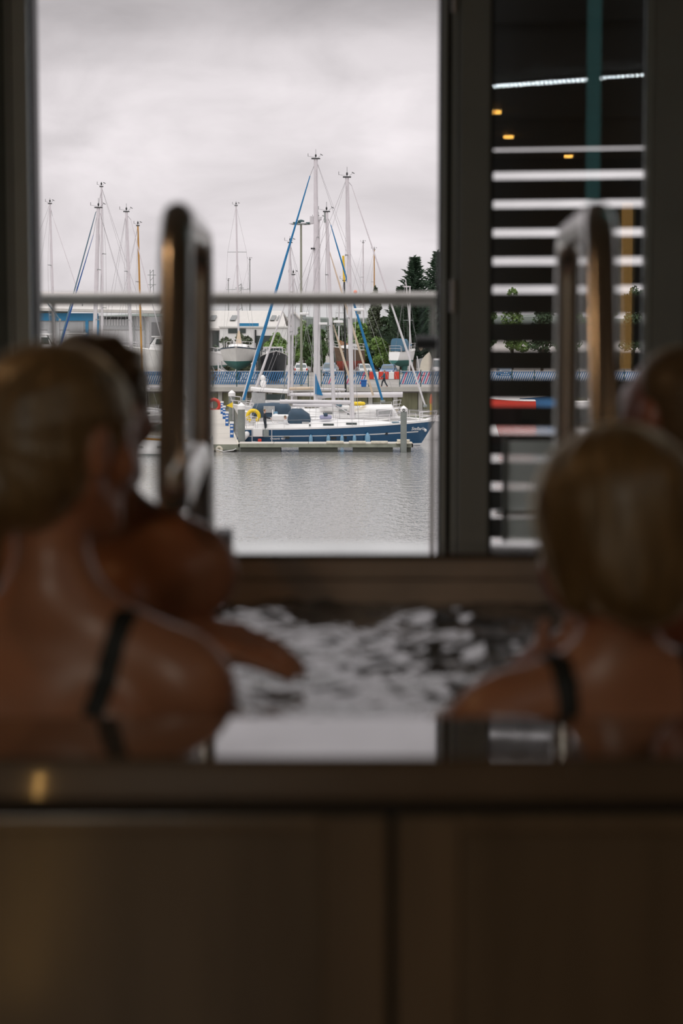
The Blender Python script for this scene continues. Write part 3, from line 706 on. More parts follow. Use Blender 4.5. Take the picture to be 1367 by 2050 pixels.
def hair_short(hf, T, Mh, s, hc):
    E = lambda r: tuple(q * s for q in r)
    hf.ell(T(0, -.012, .034), E((.085, .106, .097)), Mh, .02); hf.ell(T(0, -.055, -.030), E((.068, .060, .060)), Mh, .03)
    for i in range(26):
        a = rng.random() * 2 * PI; b = .25 + rng.random() * 1.1
        hf.ell(T(.078 * math.sin(b) * math.cos(a), -.01 + .098 * math.sin(b) * math.sin(a), .034 + .092 * math.cos(b)), E((.018, .018, .012)), Mh, .012)
    plane_cut(hf, T, Mh, (0, .004, -.025), (0, .82, -.57))
    for s_ in (-1, 1): hf.ell(T(s_ * .086, .0, -.012), E((.022, .028, .040)), Mh, .012, cut=True)
def hair_crop(hf, T, Mh, s, hc):
    E = lambda r: tuple(q * s for q in r)
    hf.ell(T(0, -.014, .028), E((.0775, .0985, .0885)), Mh, .02); hf.ell(T(0, -.05, -.03), E((.064, .060, .055)), Mh, .03)
    plane_cut(hf, T, Mh, (0, -.02, -.01), (0, .86, -.50))
    for s_ in (-1, 1): hf.ell(T(s_ * .086, -.004, -.008), E((.022, .030, .044)), Mh, .01, cut=True)
def suit_strap(off_top, off_back, low):
    def fn(rg, hip, sh, rt, fw):
        p = rg.grid(); zc = hip.z + (sh.z - hip.z) * low
        rg.v = np.minimum(rg.v, (p[..., 2] - zc)).astype(np.float32)
        for s in (-1, 1):
            a = sh + rt * s * off_top + V3(0, 0, .06); b = sh + rt * s * off_back; b.z = zc - .02
            ax_ = (b - a).normalized(); sd = np.array(ax_.cross(fw).normalized())
            d = np.abs((p - np.array(a)) @ sd) - .0155                     # strap: a slanted band over the shoulder, front and back
            d = np.maximum(d, -((p - np.array(a)) @ np.array(ax_))); d = np.maximum(d, -(p[..., 2] - zc) - .05)
            rg.v = np.minimum(rg.v, d).astype(np.float32)
    return fn
# woman left, seen from behind, head turned to the right
y1 = 2.72
h1 = P(124, 893, y1); bather('woman with dark blond tied-back hair and black straps, back to the camera on the left', (h1.x - .03, 2.70, SEATS['w1'][4]), R(-14), (P(120, 1195, y1).x, 2.71, PZ(1296, y1)), h1, R(-42), R(-4),
    [(1, (P(485, 1470, 2.8).x, 2.83, .50), (-.03, 3.08, .44), (.4, .8, -.1), (0, .1, 1), .3), (-1, (-.66, 2.85, .47), (-.50, 3.09, .42), (.3, .9, 0), (0, .1, 1), .3)],
    False, M['skin'], M['hair_db'], suit_strap(.108, .040, .50), hs=1.09, hairfn=hair_up, sw=.182, trap=.26)
# man left, behind her
y2 = 3.36
h2 = P(196, 836, y2); bather('man with short brown hair half hidden behind the left woman, hand over the water', (h2.x - .02, 3.40, SEATS['m2'][4]), R(-24), (P(184, 1050, y2).x, 3.38, PZ(1080, y2)), h2, R(-30), R(0),
    [(1, (P(372, 1290, 3.3).x - .10, 3.38, .575), (P(372, 1302, 3.28).x, 3.30, .646), (.94, -.22, -.16), (.0, -.45, 1), .12), (-1, (-.62, 3.62, .50), (-.42, 3.78, .46), (.6, .6, 0), (0, 0, 1), .3)],
    True, M['skin'], M['hair_br'], None, hs=1.06, hairfn=hair_short)
# woman right
y3 = 2.70
h3 = P(1222, 1056, y3); bather('woman with chin-length blond hair and thin black strap, back to the camera on the right', (h3.x + .02, 2.72, SEATS['w3'][4]), R(16), (P(1232, 1392, y3).x, 2.72, PZ(1392, y3)), h3, R(24), R(-10),
    [(-1, (P(915, 1500, 2.8).x, 2.92, .555), (P(1166, 1408, 2.84).x, 2.855, PZ(1408, 2.84)), (.02, -.10, .9), (-.45, -.9, .1), 1.0), (1, (.66, 2.86, .46), (.52, 3.10, .44), (-.3, .9, 0), (0, .1, 1), .3)],
    False, M['skin'], M['hair_bl'], suit_strap(.092, .088, .50), hs=1.06, hairfn=hair_bob, sw=.178, trap=.10)
# man right, cropped hair
y4 = 3.42
h4 = P(1356, 840, y4); bather('man with cropped greying hair and ruddy skin at the right edge behind the blond woman', (h4.x + .02, 3.45, SEATS['m4'][4]), R(26), (P(1358, 1075, y4).x, 3.44, PZ(1080, y4)), h4, R(38), R(0),
    [(-1, (P(1330, 1330, 3.3).x, 3.30, .545), (P(1190, 1275, 3.28).x, 3.28, .62), (-.92, -.1, .10), (0, .1, 1), .75), (1, (.80, 3.62, .48), (.66, 3.80, .45), (-.4, .8, 0), (0, 0, 1), .3)],
    True, M['skin2'], M['hair_gr'], None, hs=1.08, hairfn=hair_crop)
# ================================================================== MARINA: water, quay, yard
wp = MB(); wp.bbox((-260, 12, -.5), (260, 212.98, 0)); sea = wp.build('marina_water', M['sea']); sea.location = (0, 0, WZ)
sea['kind'] = 'stuff'; tag(sea, 'grey rippled harbour water between the balcony and the pontoons', 'water')
QY = 213.0
gr = sbox('yard_ground', (-420, QY, QZ - .6), (420, 900, QZ), M['tarmac'], 'boatyard hard standing behind the quay')
q = struct(MB().bbox((-260, QY - .9, QZ - .42), (260, QY + .02, QZ + .04)).build('quay_edge', M['conc']), 'pale concrete quay edge beam')
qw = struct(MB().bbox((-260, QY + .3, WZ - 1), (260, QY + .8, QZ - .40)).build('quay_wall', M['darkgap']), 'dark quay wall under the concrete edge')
pan = pil = None; x = -62.0
while x < 92:
    if pan is None:
        pan = MB().bbox((-1.02, 0, WZ - .5), (1.02, .16, QZ - .62)).build('sheet_pile_panel', M['weed'], qw)
        pil = MB().bbox((-.22, -.34, WZ - .5), (.22, .1, QZ - .42)).build('quay_column', M['conc'], qw)
        pan.location = (x + 1.3, QY + .12, 0); pil.location = (x, QY + .12, 0)
    else: share(pan, qw, (x + 1.3, QY + .12, 0)); share(pil, qw, (x, QY + .12, 0))
    x += 2.6
# distant wooded hill
hv = MB(); pr = []
for i in range(61):
    x = -900 + i * 30; zt = PZ(632 + 4 * math.sin(i * .7) + 3 * math.sin(i * 1.9), 1500); pr.append((x, zt))
rings = [[Vector((x, 1500, QZ - 2)), Vector((x, 1500, z * .75)), Vector((x, 1560, z)), Vector((x, 1800, z * .9)), Vector((x, 1800, QZ - 2))] for x, z in pr]
hv.loft(rings, True).build('hill', M['hill'], smooth=R(60)); struct(bpy.data.objects['hill'], 'low wooded hill on the horizon')

# ------------------------------------------------------------------ pontoons
def pontoon(label, x0, x1, y0, y1, floats):
    t = thing('finger_pontoon', label, 'pontoon', ((x0 + x1) / 2, (y0 + y1) / 2, WZ)); o = Vector(t.location)
    zt = .60; n = max(2, int((x1 - x0) / 2.2)); dx = (x1 - x0) / n
    for i in range(n): MB().bbox((x0 + i * dx + .015 - o.x, y0 + .06 - o.y, zt - .06), (x0 + (i + 1) * dx - .015 - o.x, y1 - .06 - o.y, zt)).build('deck_section', M['deckwood'], t)
    for yy in (y0, y1 - .08): MB().bbox((x0 - o.x, yy - o.y, zt - .27), (x1 - o.x, yy + .08 - o.y, zt - .02)).build('edge_beam', M['pontedge'], t)
    for xx in (x0, x1 - .08): MB().bbox((xx - o.x, y0 - o.y, zt - .26), (xx + .08 - o.x, y1 - o.y, zt - .02)).build('end_beam', M['pontedge'], t)
    for a, b in floats: MB().bbox((a - o.x, y0 + .1 - o.y, -.4), (b - o.x, y1 - .1 - o.y, zt - .26)).build('float', M['float'], t)
    return t
y0 = 142.0
X = lambda px, Y=142.6: PX(px, Y, 890)
pontoon('long finger pontoon in front of the navy blue yacht', X(478), X(826), y0, y0 + 2.2, [(X(482), X(562)), (X(598), X(676)), (X(706), X(786)), (X(802), X(822))])
pontoon('finger pontoon behind the navy yacht, under the white cockpit tent', X(500, 158.4), X(790, 158.4), 158.2, 159.4, [(X(510, 158), X(600, 158)), (X(650, 158), X(760, 158))])
pontoon('farthest finger pontoon below the quay wall', X(520, 186), X(940, 186), 185, 186.4, [(X(540, 186), X(640, 186)), (X(700, 186), X(820, 186))])
# main walkway running away to the quay
ax, ay = X(476, 142.5), 142.5; bx_, by_ = X(446, 199), 199.0; wd = 2.7
wk = thing('main_walkway', 'wide pale boarded walkway pontoon leading back to the quay', 'pontoon', (ax, ay, WZ))
n = 8
for i in range(n):
    t0, t1 = i / n, (i + 1) / n
    p0 = Vector((ax + (bx_ - ax) * t0, ay + (by_ - ay) * t0 + .04, 0)); p1 = Vector((ax + (bx_ - ax) * t1, ay + (by_ - ay) * t1 - .04, 0)); o = Vector((ax, ay, 0))
    MB().prism([p0 - o + V3(0, 0, .44), p0 - o + V3(-wd, 0, .44), p1 - o + V3(-wd, 0, .44), p1 - o + V3(0, 0, .44)], (0, 0, .08)).build('deck_section', M['deckwood'], wk)
for off in (0, -wd):
    MB().prism([V3(off, 0, .2), V3(off + .1, 0, .2), V3(bx_ - ax + off + .1, by_ - ay, .2), V3(bx_ - ax + off, by_ - ay, .2)], (0, 0, .34)).build('edge_beam', M['cream'], wk)
MB().bbox((-wd, -.05, .12), (.1, .05, .5)).build('end_beam', M['pontedge'], wk)
for k in range(5):
    c = Vector(((bx_ - ax) * (k + .3) / 5, (by_ - ay) * (k + .3) / 5, 0)); MB().bbox((c.x - wd + .1, c.y, -.4), (c.x - .1, c.y + 5, .2)).build('float', M['float'], wk)
for k, off in enumerate((.2, .8)):
    MB().torus((-wd + .6 + off, -.02, .16), .17, .10, Matrix.Rotation(PI / 2, 3, 'X'), 16, 8).build('corner_roller', M['cream_fender'], wk, smooth=SM)
MB().tube([(-wd + 1.2, -.1, .18), (-1.0, -.25, .04), (-.3, -.2, .12), (.35, .4, .5)], .03, 6).build('mooring_rope', M['white'], wk, smooth=SM)
# service pedestals
peds = [(465, 875, 151, 'nearest'), (456, 852, 168, 'second'), (449, 838, 180, 'third'), (444, 828, 190, 'farthest')]
pd = None
for px, py, Y, w_ in peds:
    f_ = (Y - ay) / (by_ - ay); xx = ax + (bx_ - ax) * f_ - .22
    lab = f'blue service pedestal on the walkway edge, {w_} of the four'
    if pd is None:
        pd = thing('service_pedestal', lab, 'pedestal', (xx, Y, WZ + .52), group='blue service pedestals on the walkway')
        MB().bbox((-.13, -.13, 0), (.13, .13, 1.0)).build('column', M['pedestal'], pd, bevel=.02)
        MB().bbox((-.15, -.15, 1.0), (.15, .15, 1.16)).build('lamp_head', M['white'], pd, bevel=.02)
        for zz in (.22, .55, .80): MB().bbox((-.10, -.15, zz), (.10, -.13, zz + .12)).build('socket_plate', M['cloth_wh'], pd)
    else:
        c = copy_tree(pd); c.location = (xx, Y, WZ + .52); c['label'] = lab
# mooring piles
def pile(px, ptop, Y, r, label, sign=False):
    t = thing('mooring_pile', label, 'pile', (PX(px, Y, ptop), Y, WZ - 1.2), group='steel mooring piles with white caps')
    h = PZ(ptop, Y) - WZ + 1.2; hc_ = r * 1.9
    MB().lathe([(r, 0), (r, h - hc_)], 18).build('shaft', M['pile'], t, smooth=SM)
    MB().lathe([(r * 1.12, h - hc_), (r * 1.12, h - hc_ * .45), (r * .25, h - .02), (.02, h)], 18).build('cap', M['white'], t, smooth=SM)
    if sign:
        MB().torus((0, -r * 1.15, h - hc_ * .75), r * .35, r * .12, Matrix.Rotation(PI / 2, 3, 'X'), 14, 6).build('ring_mark', M['dark'], t)
pile(483, 806, 147.4, .26, 'grey mooring pile with white cap at the corner of the walkway')
pile(464, 781, 171, .27, 'grey mooring pile with white cap behind the corner pile')
pile(808, 812, 141.6, .215, 'grey mooring pile with white cap in front of the yacht bow', True)
# fender pads on the pontoon edge
for i, (a, b) in enumerate(((653, 688), (698, 732), (742, 776))):
    f_ = MB().bbox((X(a), y0 - .06, 0), (X(b), y0 + .10, .20)).build('fender_pad', M['cream_fender'], bevel=.05)
    f_.location.z = WZ + .58; tag(f_, f'cream fender pad on the pontoon edge, {["leftmost", "middle", "rightmost"][i]} of three', 'fender', 'cream fender pads on the pontoon edge')
f_ = thing('pile_guide', 'cream padded collar around the pile foot at the pontoon end', 'pile collar', (X(808), 143.0, WZ + .53))
MB().tube([(-.48, -.9, .2), (.40, -.9, .2)], .16, 10).build('roller', M['cream_fender'], f_, smooth=SM)
MB().tube(fillet([(-.5, -.4, .1), (-.5, -1.15, .1), (.48, -1.15, .1), (.48, -.4, .1)], .2), .07, 8).build('collar', M['cream_fender'], f_, smooth=SM)
# life ring on the quay, yellow pennant
t = thing('life_ring', 'orange red life ring hung at the far end of the walkway', 'life ring', P(428, 811, 200))
MB().torus((0, 0, 0), .55, .16, Matrix.Rotation(PI / 2, 3, 'X'), 24, 8).build('ring', M['red'], t, smooth=SM)
MB().bbox((-.5, .05, -.3), (-.1, .12, .35)).build('backboard', M['white'], t); MB().tube([(0, .2, -2.2), (0, .2, .8)], .05, 6).build('stand', M['alu_dk'], t)
t = thing('pennant', 'small yellow triangular pennant beside the rear pile', 'flag', P(463, 812, 168))
MB().prism([(-.42, 0, 0), (.12, 0, .3), (.12, 0, -.2)], (0, .02, 0)).build('cloth', M['yellow'], t); MB().tube([(.14, .01, -1.2), (.14, .01, .5)], .025, 6).build('staff', M['alu'], t)

# ================================================================== BOATS
class Hull:
    def __init__(s, L, B, fb, draft, rake=.55, transom=.30, stern=.74, bowrise=.32):
        s.L, s.B, s.fb, s.d, s.rake, s.tr, s.st, s.br = L, B, fb, draft, rake, transom, stern, bowrise
    def w(s, u):
        a = 1 - (max(0, u - .42) / .58) ** 2.3; b = s.st + (1 - s.st) * min(1, u / .42) ** .8
        return max(.03, s.B / 2 * a * b)
    def sheer(s, u): return s.fb * (.97 + s.br * u * u)
    def prof(s, u):
        w, z = s.w(u), s.sheer(u); fl = .86 if u < .7 else .86 - .45 * (u - .7) / .3; d = s.d * (1 - .55 * u ** 5) * (.55 + .45 * min(1, u / .3))
        return [(w, z), (w * (1 + fl) / 2 * 1.02, z * .62), (w * fl * 1.02, z * .3), (w * fl * .93, 0), (w * fl * .62, -d * .55), (.012, -d)]
    def x(s, u, z): return -s.L / 2 + u * s.L - s.rake * (s.sheer(1) - z) * u ** 7 - (s.tr * (s.fb - z) * (1 - u) ** 9)
    def y_at(s, u, z):
        p = s.prof(u)
        for (y0, z0), (y1, z1) in zip(p, p[1:]):
            if z1 <= z <= z0: return y0 + (y1 - y0) * (z0 - z) / max(z0 - z1, 1e-6)
        return p[0][0] if z > p[0][1] else 0
    def us(s, n=18): return [1 - (1 - i / n) ** 1.25 for i in range(n + 1)]
    def hull(s, T, lo=None, hi=None):
        mb = MB(T); rings = []
        for u in s.us():
            pr = [p for p in s.prof(u)]
            if lo is not None: pr = [(y, max(z, lo)) for y, z in pr] if False else [(y if z >= lo else s.y_at(u, lo) * max(.02, 1), max(z, lo)) for y, z in pr]
            if hi is not None: pr = [(y if z <= hi else s.y_at(u, hi), min(z, hi)) for y, z in pr]
            ring = [Vector((s.x(u, z), y, z)) for y, z in pr] + [Vector((s.x(u, z), -y, z)) for y, z in reversed(pr)]
            rings.append(ring)
        mb.loft(rings, True, True); return mb
    def deck(s, T, dz=.0, th=.05):
        mb = MB(T); rings = []
        for u in s.us():
            z = s.sheer(u) + dz; w = s.w(u) + .02; x = s.x(u, s.sheer(u))
            rings.append([Vector((x, w, z)), Vector((x, w * .5, z + .05)), Vector((x, 0, z + .07)), Vector((x, -w * .5, z + .05)), Vector((x, -w, z)), Vector((x, -w, z - th)), Vector((x, w, z - th))])
        mb.loft(rings); return mb
    def strip(s, T, f0, f1, u0=0., u1=1., off=.012, absz=False):
        mb = MB(T)
        for sg in (1, -1):
            rings = []
            for i in range(25):
                u = u0 + (u1 - u0) * i / 24; za = f0 if absz else s.sheer(u) * f0; zb = f1 if absz else s.sheer(u) * f1
                ya, yb = s.y_at(u, za), s.y_at(u, zb)
                rings.append([Vector((s.x(u, za) + off * u ** 7, sg * (ya + off), za)), Vector((s.x(u, zb) + off * u ** 7, sg * (yb + off), zb)), Vector((s.x(u, zb), sg * (yb - .03), zb)), Vector((s.x(u, za), sg * (ya - .03), za))])
            mb.loft(rings)
        return mb
def arch_loft(T, secs, n=10, th=None):
    """canvas hood: sections (x, half width, base z, top z)"""
    rings = []
    for x, wd_, zb, zt in secs:
        rings.append([Vector((x, wd_ * math.copysign(abs(math.cos(a)) ** .4, math.cos(a)), zb + (zt - zb) * abs(math.sin(a)) ** .42)) for a in [PI * k / n for k in range(n + 1)]])
    return MB(T).loft(rings)
def coachroof(T, h, u0, u1, wf, ht, front=.5, n=8):
    rings = []
    for i in range(n + 1):
        t = i / n; u = u0 + (u1 - u0) * t; z = h.sheer(u); w_ = h.w(u) * wf; hh = ht * (1 if t < front else 1 - ((t - front) / (1 - front)) ** 1.6 * .93)
        x = h.x(u, z)
        rings.append([Vector((x, w_, z)), Vector((x, w_ * .86, z + hh * .85)), Vector((x, w_ * .6, z + hh)), Vector((x, 0, z + hh * 1.08)), Vector((x, -w_ * .6, z + hh)), Vector((x, -w_ * .86, z + hh * .85)), Vector((x, -w_, z))])
    return MB(T).loft(rings)
def masthead(root, p, r, s=1.0):
    mb = MB(); mb.bbox(p + V3(-r * 1.8, -r, -.02), p + V3(r * 1.8, r, .06)); mb.tube([p, p + V3(0, 0, .75 * s)], .014, 6); mb.tube([p + V3(0, 0, .1), p + V3(-.6 * s, 0, .2)], .010, 6); mb.tube([p + V3(-.6 * s, 0, .18), p + V3(-.6 * s, 0, .42)], .018, 6)
    mb.ball(p + V3(0, 0, .25), (.07, .07, .13), 8, 6); mb.box(p + V3(.45 * s, 0, .32), (.22, .02, .05), ry=.5); mb.tube([p + V3(r, 0, .1), p + V3(.42 * s, 0, .3)], .010, 6)
    mb.build('masthead_gear', M['dark'], root)
def rig(root, o, head, hull, mb_, mt, r, mm, fore=None, boom=None, spread=(.42, .68), back=True, vane=True, zk=0, stays=True):
    """mast from world point mb_ to mt; fore=(top, foot, r0, r1, material); boom=(end point, r, material)"""
    T3 = Matrix.Rotation(head, 3, 'Z'); mb_ = Vector(mb_); mt = Vector(mt)
    MB().tube([mb_ - o, mb_ + (mt - mb_) * .6 - o, mt - o], [r, r, r * .8], 12).build('mast', mm, root, smooth=SM)
    side = T3 @ V3(0, 1, 0); axis = T3 @ V3(1, 0, 0)
    for sfr in spread:
        p = mb_ + (mt - mb_) * sfr - o; hw = hull.B * (.26 if sfr > .5 else .32)
        MB().tube([p + side * hw - axis * .25, p - axis * .05, p - side * hw - axis * .25], .035, 6).build('spreader', M['alu_dk'], root)
    if stays:
        for sg in (1, -1):
            ch = mb_ - o + side * sg * hull.B * .44; ch.z = zk + hull.fb
            sp = [mb_ + (mt - mb_) * sfr - o + side * sg * hull.B * (.26 if sfr > .5 else .32) - axis * .25 for sfr in spread]
            MB().tube([ch] + sp + [mt - o], .011, 5).build('shroud', M['wire'], root)
            MB().tube([ch + axis * .5, mb_ + (mt - mb_) * .62 - o], .010, 5).build('lower_shroud', M['wire'], root)
        if back:
            st = T3 @ V3(-hull.L * .47, 0, hull.fb + .1); st.z += zk
            MB().tube([mt - o, st], .012, 5).build('backstay', M['wire'], root)
    if fore:
        a, b, r0, r1, m = fore; a, b = Vector(a) - o, Vector(b) - o
        MB().tube([mt - o - V3(0, 0, .2), a], .02, 5).build('forestay', M['wire'], root)
        MB().tube([a, a + (b - a) * .12, a + (b - a) * .75, b], [r0 * .6, r0, r1, r1 * .7], 8).build('furled_sail', m, root, smooth=SM)
        MB().lathe([(r1 * 1.5, 0), (r1 * 1.7, .1), (r1 * 1.5, .2)], 10, b - V3(0, 0, .12)).build('furler_drum', M['alu_dk'], root)
    if boom:
        e_, br_, bm = boom; g_ = mb_ - o; e_ = Vector(e_) - o; g_ = V3(g_.x, g_.y, e_.z - .05)
        MB().tube([g_, e_], br_, 10).build('boom', bm, root, smooth=SM)
        MB().tube([g_ + (e_ - g_) * .3, mb_ - o + V3(0, 0, .25)], .035, 6).build('boom_vang', M['alu'], root)
        MB().tube([e_, mt - o], .010, 5).build('topping_lift', M['wire'], root)
    if vane: masthead(root, mt - o, r, min(1.0, r / .15))
def lifelines(root, T, h, u0, u1, n=7, ht=.62, zk=0):
    for sg in (1, -1):
        pts = []
        for i in range(n):
            u = u0 + (u1 - u0) * i / (n - 1); z = h.sheer(u) + zk; p = Vector((h.x(u, h.sheer(u)), sg * h.w(u) * .96, z)); pts.append(p)
            MB(T).tube([p, p + V3(0, 0, ht)], .016, 5).build('stanchion', M['alu'], root)
        for k in (1.0, .55): MB(T).tube([p + V3(0, 0, ht * k) for p in pts], .010, 5).build('lifeline', M['wire'], root)
def pulpit(root, T, h, u, ht=.7, bow=True, zk=0):
    z = h.sheer(u) + zk; x = h.x(u, h.sheer(u)); w_ = h.w(u) * .95; e = h.x(1 if bow else 0, h.sheer(1)) + (.12 if bow else 0)
    for k in (1.0, .5):
        MB(T).tube(fillet([(x, w_, z + ht * k), (e, w_ * (.25 if bow else 1), z + ht * k + .1), (e, -w_ * (.25 if bow else 1), z + ht * k + .1), (x, -w_, z + ht * k)], .25), .022, 6).build('pulpit_rail' if bow else 'pushpit_rail', M['alu'], root)
    for sg in (1, -1):
        MB(T).tube([(x, sg * w_, z - .02), (x, sg * w_, z + ht)], .02, 6).build('rail_post', M['alu'], root)
        MB(T).tube([(e - (.25 if bow else -.05), sg * w_ * (.3 if bow else 1), z - .02), (e, sg * w_ * (.28 if bow else 1), z + ht + .1)], .02, 6).build('rail_post', M['alu'], root)
def sailboat(name, label, xc, Y, head, L, B, fb, hm, mast=None, zk=0, under=None, stripe=None, boot=None, dm='offwhite', roof=(.30, .74, .62, .45), fine=True, draft=.6, hull=None, group=None, keel=False, **kw):
    z0 = (WZ if zk == 0 and not keel else QZ)
    root = thing(name, label, 'sailing boat', (xc, Y, z0), group=group); o = Vector((xc, Y, z0))
    T = Matrix.Translation((0, 0, zk)) @ Matrix.Rotation(head, 4, 'Z'); h = hull or Hull(L, B, fb, draft)
    h.hull(T).build('hull', M[hm], root, smooth=R(55)); h.deck(T).build('deck', M[dm], root, smooth=R(30))
    if under:
        h.hull(T @ Matrix.Diagonal((1.004, 1.02, 1.02, 1)), hi=.05).build('antifouling', M[under], root, smooth=R(50))
        mb = MB(T); mb.prism([(-L * .12, .12, -draft + .1), (L * .12, .12, -draft + .1), (L * .05, .1, -zk + .12), (-L * .10, .1, -zk + .12)], (0, -.24, 0)); mb.build('keel', M[under], root)
    if stripe: h.strip(T, .56, .61, .02, .93).build('stripe', M[stripe], root)
    if boot: h.strip(T, 0.02, .15, 0, 1, .012, True).build('boot_stripe', M[boot], root)
    if roof:
        coachroof(T, h, *roof).build('coachroof', M['white'], root, smooth=R(35))
        for sg in (1, -1):
            for k in range(3):
                u = roof[0] + (roof[1] - roof[0]) * (.12 + .22 * k); z = h.sheer(u) + roof[3] * .45
                MB(T).box((h.x(u, z), sg * h.w(u) * roof[2] * .96, z), (L * .055, .06, .13)).build('cabin_window', M['win'], root)
    if fine:
        lifelines(root, T, h, .08, .90); pulpit(root, T, h, .92); pulpit(root, T, h, .07, bow=False)
    if mast: rig(root, o, head, h, zk=zk, **mast)
    return root, h, T, o

# --- the navy blue yacht at the near pontoon
YA = 150.2
hA = Hull(14.1, 4.2, 1.30, .6, rake=.62, transom=.55, stern=.80, bowrise=.42)
xA = (PX(489, YA, 880) + PX(867, YA, 850)) / 2 + .05
bA, h, T, o = sailboat('sailing_yacht', 'navy blue hulled sailing yacht with white deck moored at the near pontoon', xA, YA, 0, 14.1, 4.2, 1.3, 'navyhull', stripe='white', boot='white', dm='white', hull=hA, roof=(.26, .80, .66, .46),
    mast=dict(mb_=P(705, 838, YA), mt=P(694.5, 355, YA), r=.165, mm=M['alu'], fore=(P(704, 372, YA), P(851, 812, YA), .035, .085, M['alu']), boom=(P(560, 804, YA), .16, M['alu'])))
h.strip(T, .98, 1.05, 0, .97, .02).build('toe_rail', M['white'], bA)
# cockpit coaming, raised aft deck, hood, wheel, arch
zd = h.fb
MB(T).loft([[Vector((x, s * w_, z)) for s, w_, z in ((1, 1.75, zd - .1), (1, 1.55, zd + .34), (-1, 1.55, zd + .34), (-1, 1.75, zd - .1))] for x in (-6.2, -2.2)]).build('cockpit_coaming', M['white'], bA, bevel=.06)
hx = lambda px: PX(px, YA, 840) - xA
zz = lambda py: PZ(py, YA) - WZ
arch_loft(T, [(hx(577), 1.45, zd + .25, zz(826)), (hx(584), 1.5, zd + .3, zz(818)), (hx(603), 1.45, zd + .3, zz(818)), (hx(619), 1.2, zd + .42, zz(829)), (hx(622), 1.0, zd + .42, zz(840))]).build('sprayhood', M['navycloth'], bA, smooth=R(50))
for sg in (1, -1): MB(T).box((hx(612), sg * 1.47, zz(846)), (.5, .05, .26)).build('hood_window', M['vinyl'], bA)
MB(T).torus((hx(546), 0, zd + .75), .55, .03, Matrix.Rotation(PI / 2, 3, 'Y') , 24, 6).build('steering_wheel', M['steel'], bA, smooth=SM)
MB(T).bbox((hx(549), -.25, zd + .2), (hx(556), .25, zd + 1.0)).build('helm_pedestal', M['white'], bA, bevel=.05)
MB(T).box((hx(563), -1.2, zz(835)), (1.3, .35, .5)).build('rolled_canvas', M['white'], bA, bevel=.12)
# stern ladder frame, red outboard, white dinghy, fenders
MB(T).bbox((hx(508), -2.05, .72), (hx(528), -1.95, 1.32)).build('stern_box', M['white'], bA, bevel=.04)
MB(T).bbox((hx(529), -2.1, .72), (hx(540), -2.0, 1.25)).build('stern_vent', M['alu_dk'], bA)
for a in (507, 546): MB(T).tube([(hx(a), -2.2, .35), (hx(a), -2.2, 1.3)], .03, 6).build('ladder_rail', M['alu'], bA)
MB(T).tube([(hx(507), -2.2, .38), (hx(546), -2.2, .30)], .03, 6).build('ladder_step', M['alu'], bA)
MB(T).box((hx(522), -2.25, .42), (.26, .2, .34)).build('outboard_fin', M['red'], bA, bevel=.05)
mb = MB(T)                                              # line of small hull windows
for a in (597, 634): MB(T).box((hx(a), -h.w(.3) * .80, zz(859)), (.42, .1, .10)).build('portlight', M['win'], bA)
for a, ln_ in ((685, .75), (745, .32)): MB(T).box((hx(a), -h.w(.62) * .62, zz(857 - (a - 685) * .05)), (ln_, .2, .13)).build('portlight', M['win'], bA)
for a, yy in ((575, 873), (668, 874), (688, 873), (770, 866)): MB(T).box((hx(a), -h.y_at((hx(a) + 7.05) / 14.1, .75) - .01, zz(yy)), (.4, .05, .14)).build('hull_portlight', M['dark'], bA)
MB(T).bbox((hx(640), -1.2, zd + .62), (hx(664), -.6, zd + .95)).build('folded_sail_bag', mat('lilac_sail_bag', (.33, .33, .47), .8), bA, bevel=.12)
MB(T).bbox((hx(648), -1.25, zd + .86), (hx(656), -.55, zd + 1.08)).build('bag_cover', M['navycloth'], bA, bevel=.08)
for a, yy in ((690, 846), (735, 846), (791, 845)): MB(T).lathe([(.30, 0), (.30, .05), (.24, .08)], 16, (hx(a), -.6, zz(yy) - .02)).build('deck_hatch', M['greyblue'], bA, smooth=SM)
for i, a in enumerate((623, 657.5, 684.5, 709)):
    f_ = MB().lathe([(.05, .05), (.12, .16), (.14, .35), (.14, .75), (.10, .92), (.03, 1.0)], 14).build('fender', M['fender'], smooth=SM)
    u_ = (hx(a) + 7.05) / 14.1; f_.location = (PX(a, YA, 880), YA - h.y_at(u_, .7) - .16, WZ - .12)
    tag(f_, f'pale blue fender hanging on the navy yacht side, {["first", "second", "third", "fourth"][i]} from the stern', 'fender', 'blue fenders along the navy yacht')
f_ = MB().lathe([(.05, .05), (.18, .2), (.20, .4), (.20, 1.0), (.12, 1.2), (.03, 1.3)], 14).build('fender', M['fender'], smooth=SM); u_ = (hx(735) + 7.05) / 14.1
f_.location = (PX(735, YA, 880), YA - h.y_at(u_, .7) - .22, WZ - .28); tag(f_, 'largest pale blue fender, amidships under the mast of the navy yacht', 'fender', 'blue fenders along the navy yacht')
def text(root, s, size, loc, rz, m, name, shear=0, T=None, depth=.008):
    c = bpy.data.curves.new(name, 'FONT'); c.body = s; c.size = size; c.extrude = depth; c.shear = shear; c.align_x = 'CENTER'; c.resolution_u = 3
    o = bpy.data.objects.new(name, c); COL.objects.link(o); dg = bpy.context.evaluated_depsgraph_get(); me = bpy.data.meshes.new_from_object(o.evaluated_get(dg)); bpy.data.objects.remove(o)
    q = bpy.data.objects.new(name, me); COL.objects.link(q); me.materials.clear(); me.materials.append(m); q.parent = root; q.location = loc; q.rotation_euler = (PI / 2, 0, rz); return q
u_ = (hx(836) + 7.05) / 14.1
text(bA, 'Stellaria', .33, (hx(836), -h.y_at(u_, 1.3) - .05, zz(860)), R(17), M['white'], 'name_lettering', .25)
u_ = (hx(556) + 7.05) / 14.1
